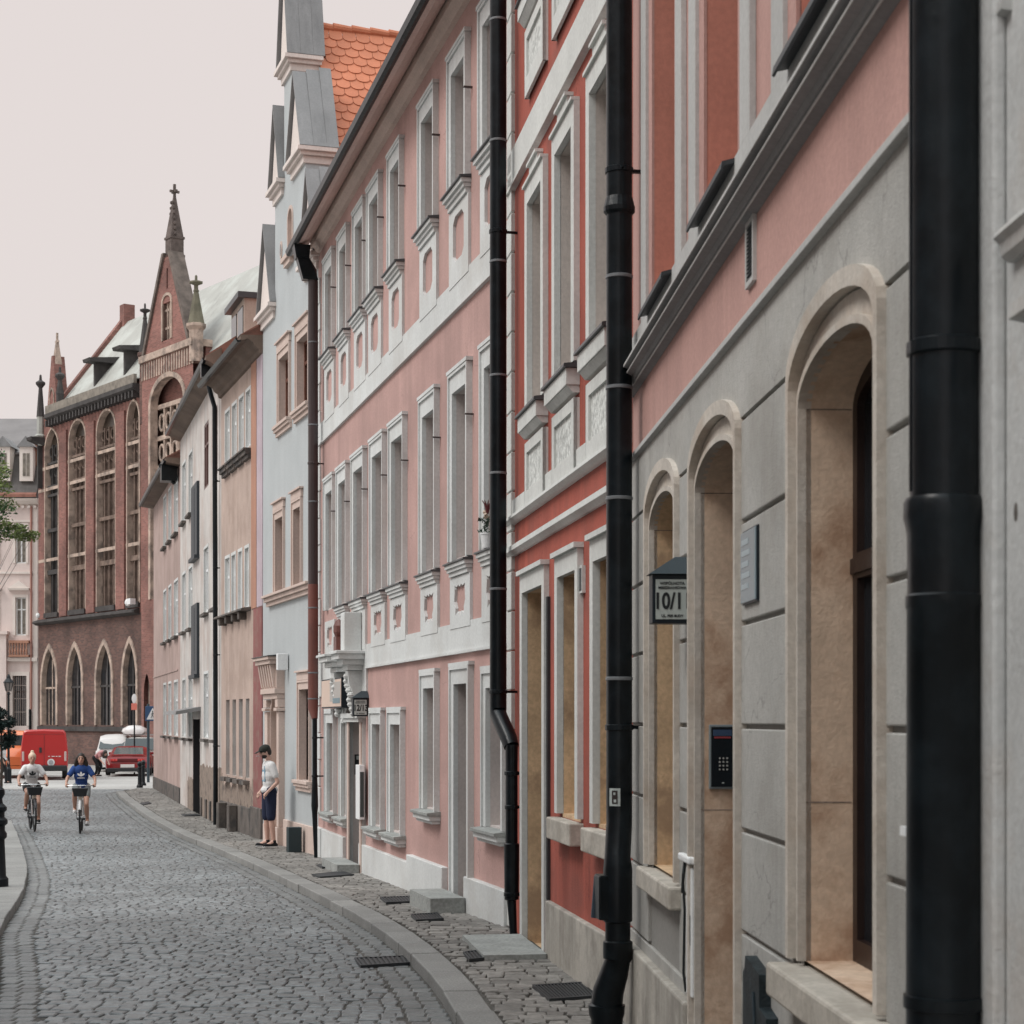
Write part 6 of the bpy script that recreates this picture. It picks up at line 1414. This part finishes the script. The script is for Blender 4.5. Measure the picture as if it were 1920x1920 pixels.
# ------------------------------------------------------------------ bicycles
def bicycle(e, frame_m, basket=True, hub=True):
    """children of e; x forward, front wheel at x = .58, rear at x = -.48"""
    R_ = .335
    for x, nm in ((.58, 'front'), (-.48, 'rear')):
        b = MB(); n = 40; vs = []; fs = []
        for i in range(n):
            a = 2*PI*i/n
            for j in range(8):
                t = 2*PI*j/8; rr = R_+.022*math.cos(t); vs.append((x+rr*math.cos(a), .022*math.sin(t), R_+.022+rr*math.sin(a)))
        for i in range(n):
            for j in range(8): fs.append((i*8+j, i*8+(j+1) % 8, ((i+1) % n)*8+(j+1) % 8, ((i+1) % n)*8+j))
        b.add(vs, fs); wh = b.build('tyre', TYRE, e, smooth=True)
        b = MB(); b.tube([(x, -.05, R_+.022), (x, .05, R_+.022)], .03, 10)
        for i in range(16): a = 2*PI*i/16; b.tube([(x+.02*math.cos(a), .02*(-1)**i, R_+.022+.02*math.sin(a)), (x+(R_-.02)*math.cos(a), 0, R_+.022+(R_-.02)*math.sin(a))], .0018, 4)
        b.build('spokes', CHROME, wh)
        b = MB(); pts = [(x+(R_+.045)*math.cos(a), 0, R_+.022+(R_+.045)*math.sin(a)) for a in np.linspace(.2 if x < 0 else .5, 2.6 if x < 0 else 2.9, 14)]
        for s in (-.026, .026): b.tube([(q[0], s, q[2]) for q in pts], .006, 5)
        b.tube(pts, .02, 6); b.build('mudguard', frame_m, e)
    b = MB(); cr = (-.05, 0, .29); st = (-.18, 0, .80); hd = (.40, 0, .86); hb = (.44, 0, .62)
    for q in ([cr, st], [cr, hb], [(cr[0], 0, .36), (.2, 0, .52), hb], [hd, hb], [cr, (-.48, .06, .357)], [cr, (-.48, -.06, .357)], [(-.16, 0, .72), (-.48, .06, .357)], [(-.16, 0, .72), (-.48, -.06, .357)]): b.tube(q, .016, 8)
    b.build('frame', frame_m, e)
    b = MB()
    for s in (-.05, .05): b.tube([(.45, s, .72), (.50, s, .55), (.58, s, .357)], .011, 6)
    b.tube([(.45, -.05, .72), (.45, .05, .72)], .014, 6); b.build('fork', CHROME, e)
    b = MB(); b.tube([(.41, 0, .84), (.38, 0, 1.04)], .013, 8); b.tube([(.22, .31, 1.03), (.34, .27, 1.045), (.42, .12, 1.05), (.42, -.12, 1.05), (.34, -.27, 1.045), (.22, -.31, 1.03)], .012, 8); hb_ = b.build('handlebar', CHROME, e, smooth=True)
    for s in (-1, 1): b = MB(); b.tube([(.20, s*.318, 1.028), (.33, s*.275, 1.045)], .018, 8); b.build('grip', DARKP, hb_)
    b = MB(); b.ball((-.2, 0, .90), (.14, .085, .04), 12); b.tube([(-.18, 0, .78), (-.19, 0, .89)], .013, 6); b.build('saddle', DARKP, e, smooth=True)
    b = MB(); b.tube([(-.05, -.09, .29), (-.05, .09, .29)], .025, 8); b.tube([(-.05, .09, .29), (0.02, .09, .16)], .011, 6); b.tube([(-.05, -.09, .29), (-.12, -.09, .42)], .011, 6)
    b.box(-.03, .07, .09, .18, .145, .165); b.box(-.17, -.07, -.18, -.09, .415, .435); b.build('crank', IRON, e)
    b = MB(); b.ball((.52, 0, .78), (.045, .05, .05), 12); b.build('headlamp', simple('lamp_lens', (.75, .68, .58), rough=.1), e, smooth=True)
    if basket:
        b = MB(); b.hexa([(.46, -.13, .82), (.68, -.13, .82), (.68, .13, .82), (.46, .13, .82), (.44, -.17, 1.0), (.74, -.17, 1.0), (.74, .17, 1.0), (.44, .17, 1.0)]); b.build('basket', DARKP, e, bevel=.01)
# ------------------------------------------------------------------ people
def remesh(o, vox, sm=3):
    m = o.modifiers.new('remesh', 'REMESH'); m.mode = 'VOXEL'; m.voxel_size = vox; m.use_smooth_shade = True
    s = o.modifiers.new('smooth', 'SMOOTH'); s.iterations = sm; s.factor = .5
def limb(b, pts, rs, n=12):
    pts = [Vector(p) for p in pts]; b.tube(pts, rs, n)
    for p, r_ in zip(pts, rs): b.ball(tuple(p), r_*.985, 12)
def hand(b, w_, d, side, up=(0, 0, 1), curl=.5):
    """palm and five fingers from wrist w_ in direction d"""
    w_ = Vector(w_); d = Vector(d).normalized(); up = Vector(up); s = d.cross(up).normalized(); up = s.cross(d).normalized()
    pc = w_+d*.05
    b.tube([w_, w_+d*.04, w_+d*.09], [.024, .034, .032], 8); b.ball(tuple(pc), (.036, .036, .034), 10)
    for k, ln in enumerate((.068, .078, .074, .058)):
        o = w_+d*.085+s*(.030-.020*k)*side; m1 = o+d*ln*.5-up*ln*.25*curl; t = m1+d*ln*.30*(1-curl)-up*ln*.45*curl
        b.tube([o, m1, t], [.0105, .0095, .008], 6); b.ball(tuple(t), .008, 6)
    o = w_+d*.03+s*.03*side; m1 = o+d*.035+s*.025*side-up*.01; t = m1+d*.03-up*.012; b.tube([o, m1, t], [.013, .011, .009], 6); b.ball(tuple(t), .009, 6)
def person(name, loc, rz, J, label, skin, top, bottom, shoes, hair, top_len='short', legs='short', female=False, cap=None, beard=None, longhair=False, face_dir=(1, 0, 0), hatcol=None, emblem=None, bun=False, curl=.5, sock=None, group=None):
    e = empty(name, loc, rz); tag(e, label, 'person', group); V = Vector
    hp, ch, nk, hd = V(J['hip']), V(J['chest']), V(J['neck']), V(J['head'])
    ax = V(J.get('side', (0, 1, 0)))      # the body's left
    sw = .165 if female else .19; hw_ = .10 if not female else .105
    sh = {s: ch+ax*s*sw*.92+(nk-ch)*.45 for s in (-1, 1)}; hj = {s: hp+ax*s*hw_ for s in (-1, 1)}
    def torso(b, k, low=0.0):
        w1, w2, w3 = (.150, .125, .160) if female else (.155, .145, .180)
        f = (ch-hp).normalized(); fr = ax.cross(f) if 0 else f.cross(ax); 
        def ell(c, wy, wx, wz):
            vs = []; fs = []; n = 14; h = 8
            for i in range(h+1):
                t = PI*i/h
                for q in range(n): vs.append(tuple(c+ax*(wy*math.sin(t)*math.cos(2*PI*q/n))+fr*(wx*math.sin(t)*math.sin(2*PI*q/n))+f*(wz*math.cos(t))))
            for i in range(h):
                for q in range(n): fs.append((i*n+q, i*n+(q+1) % n, (i+1)*n+(q+1) % n, (i+1)*n+q))
            b.add(vs, fs)
        ell(hp+f*.02, w1+k, .115+k, .13+k-low); ell(hp.lerp(ch, .38), w2+k, .105+k, .16+k); ell(hp.lerp(ch, .70), w3*.95+k, .115+k, .16+k); ell(ch+(nk-ch)*.15, w3+k, .105+k, .13+k)
        for s in (-1, 1): ell(sh[s]-ax*s*.02, .062+k, .06+k, .062+k)
        if female:
            for s in (-1, 1): ell(hp.lerp(ch, .78)+ax*s*.065+fr*(.07 if fr.dot(V(face_dir)) > 0 else -.07), .058+k*.5, .06+k*.5, .06)
    b = MB(); torso(b, 0)
    b.tube([ch+(nk-ch)*.5, nk, hd-(hd-nk)*.4], [.062, .054, .052], 12)
    f = V(face_dir).normalized(); up = V((0, 0, 1)); up = (up-f*up.dot(f)).normalized(); sd = up.cross(f)
    def hell(c, a, b_, c_, bb, n=16, h=12):
        vs = []; fs = []
        for i in range(h+1):
            t = PI*i/h
            for q in range(n): vs.append(tuple(c+f*(a*math.sin(t)*math.cos(2*PI*q/n))+sd*(b_*math.sin(t)*math.sin(2*PI*q/n))+up*(c_*math.cos(t))))
        for i in range(h):
            for q in range(n): fs.append((i*n+q, i*n+(q+1) % n, (i+1)*n+(q+1) % n, (i+1)*n+q))
        bb.add(vs, fs)
    hell(hd+up*.015, .095, .075, .10, b); hell(hd-up*.055+f*.02, .070, .058, .065, b)
    b.tube([hd+f*.085+up*.015, hd+f*.112-up*.022, hd+f*.088-up*.03], [.010, .015, .010], 6)
    for s in (-1, 1): hell(hd+sd*s*.077-up*.008-f*.005, .018, .010, .030, b, 8, 6)
    hell(hd+f*.085-up*.058, .014, .025, .010, b, 8, 6)
    for s, k in ((-1, 'R'), (1, 'L')):
        el, wr = V(J['el'+k]), V(J['wr'+k]); kn, an = V(J['kn'+k]), V(J['an'+k]); toe = V(J.get('toe'+k, tuple(an+V((.17, 0, -.06)))))
        limb(b, [sh[s], sh[s].lerp(el, .5), el], [.050, .044, .037]); limb(b, [el, el.lerp(wr, .35), wr], [.037, .036, .024])
        hand(b, wr, V(J.get('hd'+k, tuple(wr-el))), s, curl=curl)
        th = .085 if not female else .088
        limb(b, [hj[s], hj[s].lerp(kn, .5), kn], [th, .070, .052]); limb(b, [kn, kn.lerp(an, .33), an], [.052, .055, .036])
        limb(b, [an, an.lerp(toe, .5)-V((0, 0, .01)), toe], [.036, .036, .026])
    o = b.build('body', skin, e, smooth=True); remesh(o, .0095, 3)
    bd = o
    for s in (-1, 1):
        b = MB(); b.ball(tuple(hd+f*.088+sd*s*.031+up*.012), .0105, 8); b.build('eye', INK, bd)
        b = MB(); b.tube([hd+f*.092+sd*s*.016+up*.034, hd+f*.088+sd*s*.048+up*.033], .005, 5); b.build('eyebrow', hair, bd)
    b = MB(); b.tube([hd+f*.092-sd*.022-up*.052, hd+f*.101-up*.054, hd+f*.092+sd*.022-up*.052], .006, 6); b.build('mouth', simple('lip', (.32, .12, .10)), bd)
    # clothes
    b = MB(); torso(b, .013 if top_len != 'loose' else .03)
    b.ball(tuple(hp+(ch-hp)*.05), (.165, .165, .10), 12)
    for s, k in ((-1, 'R'), (1, 'L')):
        el, wr = V(J['el'+k]), V(J['wr'+k])
        if top_len == 'long': limb(b, [sh[s], el, el.lerp(wr, .92)], [.068, .052, .040])
        else: limb(b, [sh[s], sh[s].lerp(el, .62)], [.072, .064])
    o = b.build('shirt', top, e, smooth=True); remesh(o, .012, 3); shirt = o
    b = MB(); f2 = (ch-hp).normalized()
    b.ball(tuple(hp+V((0, 0, .0))), (.150, .165, .125), 14)
    for s, k in ((-1, 'R'), (1, 'L')):
        kn, an = V(J['kn'+k]), V(J['an'+k])
        if legs == 'short': limb(b, [hj[s], hj[s].lerp(kn, .5)], [.105, .092])
        elif legs == 'knee': limb(b, [hj[s], hj[s].lerp(kn, .55), hj[s].lerp(kn, .97)], [.108, .100, .086])
        else: limb(b, [hj[s], kn, an], [.105, .068, .055])
    o = b.build('shorts' if legs != 'long' else 'trousers', bottom, e, smooth=True); remesh(o, .012, 3)
    for s, k in ((-1, 'R'), (1, 'L')):
        an = V(J['an'+k]); toe = V(J.get('toe'+k, tuple(an+V((.17, 0, -.06))))); d = (toe-an); d.z = 0; d.normalize(); sdv = V((-d.y, d.x, 0)); base = min(an.z-.085, toe.z-.03)
        b = MB(); limb(b, [an-V((0, 0, .0)), V((an.x, an.y, base+.045))-d*.02, toe+d*.01+V((0, 0, .0))], [.047, .046, .036]); limb(b, [V((an.x, an.y, base+.035))-d*.045, V((toe.x, toe.y, base+.03))], [.038, .038])
        o = b.build('shoe', shoes, e, smooth=True); remesh(o, .010, 2)
        b = MB(); c0 = V((an.x, an.y, base))-d*.085; c1 = V((toe.x, toe.y, base))+d*.035; P4 = [c0-sdv*.036, c1-sdv*.036, c1+sdv*.036, c0+sdv*.036]
        b.hexa([(p.x, p.y, base-.004) for p in P4]+[(p.x, p.y, base+.018) for p in P4]); b.build('sole', SWHT, o, bevel=.008)
        if sock: b = MB(); b.tube([an+V((0, 0, -.01)), an+(V(J['kn'+k])-an)*.22], [.045, .047], 10); b.build('sock', sock, e)
    # hair
    b = MB(); hell(hd+up*.035-f*.018, .104, .088, .105, b); hell(hd-f*.055-up*.005, .062, .08, .09, b)
    if longhair:
        for q in range(14):
            t = -1+2*q/13; st = hd-f*.05*(1-abs(t)*.8)+sd*.085*t+up*.03; en = st-V((0, 0, 1))*(.30-.05*abs(t))-f*.02+sd*.045*t
            b.tube([st, st.lerp(en, .5)+sd*.02*t, en], [.03, .032, .012], 7); b.ball(tuple(st), .03, 6)
    if bun: hell(hd+up*.15-f*.02, .042, .042, .038, b, 10, 8)
    o = b.build('hair', hair, e, smooth=True); remesh(o, .010, 2)
    if beard: b = MB(); hell(hd-up*.062+f*.035, .062, .060, .052, b); o = b.build('beard', beard, e, smooth=True)
    if cap:
        b = MB(); hell(hd+up*.055-f*.008, .112, .094, .082, b); o = b.build('cap', cap, e, smooth=True)
        b = MB(); P4 = [hd+f*.07+sd*.07+up*.052, hd+f*.19+sd*.045+up*.040, hd+f*.19-sd*.045+up*.040, hd+f*.07-sd*.07+up*.052]; b.hexa([tuple(p) for p in P4]+[tuple(p+up*.012) for p in P4]); b.build('cap_brim', cap, o, bevel=.004)
    return e, shirt
SKIN = simple('sun_tanned_skin', (.46, .26, .19), rough=.55, var=.1); SKINL = simple('fair_skin', (.55, .34, .27), rough=.55, var=.1)
WT = simple('white_cotton', (.66, .66, .66), rough=.9, var=.1); BT = simple('blue_cotton', (.018, .06, .22), rough=.9, var=.12); NAVY = simple('navy_cotton', (.008, .014, .042), rough=.9, var=.15)
GSH = simple('grey_cotton', (.22, .24, .24), rough=.9, var=.12); BLK = simple('black_cloth', (.008, .009, .011), rough=.9, var=.2); DHAIR = simple('dark_brown_hair', (.018, .011, .008), rough=.6, var=.3)
BHAIR = simple('blond_hair', (.62, .48, .36), rough=.6, var=.25); PNK = simple('pink_cloth', (.45, .22, .22), rough=.9)
def trefoil(parent, c, f, sc2, m):
    """three leaf emblem with a line of small lettering under it, lying on the shirt front"""
    c = Vector(c); f = Vector(f).normalized(); rt = f.cross(Vector((0, 0, 1))).normalized()*-1; up = rt.cross(f).normalized()*-1
    if up.z < 0: up = -up
    for ang, L_ in ((0, 1.0), (.85, .95), (-.85, .95)):
        b = MB(); d = up*math.cos(ang)+rt*math.sin(ang); s = d.cross(f).normalized(); pts = [(0, 0), (.32, .16), (.62, .22), (.86, .14), (1, 0), (.86, -.14), (.62, -.22), (.32, -.16)]
        if ang: pts = [(a*L_, w_*.85) for a, w_ in pts]
        P = [c-up*.01+d*a*.10*sc2+s*w_*.10*sc2+f*(.0) for a, w_ in pts]; b.add([tuple(p) for p in P]+[tuple(p+f*.006) for p in P], [tuple(range(8)), tuple(range(8, 16))]+[(i, (i+1) % 8, 8+(i+1) % 8, 8+i) for i in range(8)])
        b.build('emblem_leaf', m, parent)
    for k in range(2): b = MB(); p0 = c-up*(.035+.016*k)*sc2-rt*.07*sc2; p1 = c-up*(.035+.016*k)*sc2+rt*.07*sc2; b.hexa([tuple(q) for q in (p0, p1, p1+up*.007, p0+up*.007, p0+f*.006, p1+f*.006, p1+up*.007+f*.006, p0+up*.007+f*.006)]); b.build('emblem_line', m, parent)
def rider(x, Y, fwd, lab_p, lab_b, **kw):
    k = FP/Y; loc = ((x-CX)/k, Y, zr(Y)+.004); rz = math.atan2(fwd[1], fwd[0])
    eb = empty('bicycle', loc, rz); tag(eb, lab_b, 'bicycle', 'bicycles ridden down the street'); bicycle(eb, kw.pop('frame'), basket=True)
    J = dict(hip=(-.19, 0, 1.00), chest=(-.06, 0, 1.36), neck=(-.03, 0, 1.49), head=(.02, 0, 1.63),
             elR=(.04, -.30, 1.20), elL=(.04, .30, 1.20), wrR=(.20, -.315, 1.085), wrL=(.20, .315, 1.085), hdR=(.10, .02, -.03), hdL=(.10, -.02, -.03),
             knR=(.24, -.13, .86), anR=(-.10, -.14, .52), toeR=(.06, -.14, .46), knL=(.16, .12, .62), anL=(-.01, .135, .27), toeL=(.15, .135, .21))
    lean = kw.pop('emb'); e, sh = person('cyclist', loc, rz, J, lab_p, female=True, curl=.9, **kw)
    trefoil(sh, (.066, 0, 1.25), (1, 0, .12), 1.1, lean); return e
rider(60.5, 42.3, (.33, -.944), 'cyclist in white T-shirt with black leaf emblem and blond top knot', 'dark bicycle with front basket ridden by the blond cyclist', skin=SKIN, top=WT, bottom=BLK, shoes=BLK, hair=BHAIR, bun=True, frame=simple('dark_frame', (.03, .03, .035), rough=.3), emb=BLK)
rider(152, 41.6, (.19, -.98), 'cyclist in blue T-shirt with white leaf emblem and long dark hair', 'white framed bicycle with front basket ridden by the dark haired cyclist', skin=SKIN, top=BT, bottom=GSH, shoes=SWHT, hair=DHAIR, longhair=True, frame=simple('white_frame', (.6, .6, .6), rough=.3), emb=SWHT)
# standing man
p = gpt(505, 1590, .1); k = FP/p.y
J = dict(hip=(0, 0, .98), chest=(.01, 0, 1.36), neck=(.0, 0, 1.52), head=(.075, 0, 1.66), elR=(-.05, -.24, 1.14), elL=(-.07, .25, 1.14), wrR=(.10, -.20, .97), wrL=(.10, .20, .97), hdR=(.06, .02, -.08), hdL=(.06, -.02, -.08),
         knR=(.02, -.10, .52), anR=(.0, -.11, .11), toeR=(.17, -.13, .045), knL=(.0, .10, .52), anL=(-.05, .10, .11), toeL=(.12, .13, .045))
em, sh = person('standing_man', (p.x, p.y, p.z+.006), math.radians(205), {a: tuple(Vector(v)*1.06) if a[:2] != 'xx' else v for a, v in J.items()}, 'bearded man in cap, white T-shirt and navy shorts standing by the portal', SKINL, WT, NAVY, BLK, DHAIR, legs='knee', cap=simple('olive_black_cap', (.02, .022, .018), rough=.9), beard=DHAIR, face_dir=(.93, 0, -.36), curl=.8)
b = MB(); b.prism([(-.07, 1.22), (.07, 1.22), (.08, 1.32), (.06, 1.50), (-.06, 1.50), (-.08, 1.32)], -.006, .006); o = b.build('blue_print', simple('faded_blue_print', (.22, .36, .46), rough=.9), sh); o.rotation_euler = (0, 0, PI/2); o.location = (.112, .02, -.0)
b = MB(); b.tube([(0, 0, 0), (.06, 0, .0)], .006, 6); o = b.build('cigarette', SWHT, em); o.location = (.19, 0, 1.685)
# walker at the left edge
p = gpt(5, 1470, .0)
J = dict(hip=(0, 0, .93), chest=(.02, 0, 1.30), neck=(.02, 0, 1.44), head=(.05, 0, 1.57), elR=(-.05, -.24, 1.08), elL=(.06, .24, 1.08), wrR=(.06, -.24, .86), wrL=(.16, .22, .88), knR=(.12, -.09, .50), anR=(.14, -.10, .10), toeR=(.31, -.10, .05), knL=(-.02, .09, .49), anL=(-.22, .09, .13), toeL=(-.07, .09, .05))
person('pedestrian', tuple(p), math.radians(10), J, 'pedestrian in white top and black trousers walking beside the dark tree', SKIN, WT, BLK, BLK, DHAIR, legs='long')
# woman bending beside the red car
Y_ = 80.5; k = FP/Y_
J = dict(hip=(-.12, 0, .82), chest=(.20, 0, 1.02), neck=(.32, 0, 1.06), head=(.43, 0, 1.02), elR=(.30, -.20, .78), elL=(.30, .20, .78), wrR=(.46, -.16, .62), wrL=(.46, .16, .62), knR=(.10, -.10, .46), anR=(-.06, -.10, .10), toeR=(.11, -.10, .05), knL=(.08, .10, .46), anL=(-.10, .10, .10), toeL=(.07, .10, .05))
person('bending_woman', ((184-CX)/k, Y_, zr(Y_)), math.radians(-35), J, 'woman in pink top and black trousers bending down beside the red coupe', SKINL, PNK, BLK, BLK, DHAIR, legs='long', female=True, longhair=True, face_dir=(.75, 0, -.66))
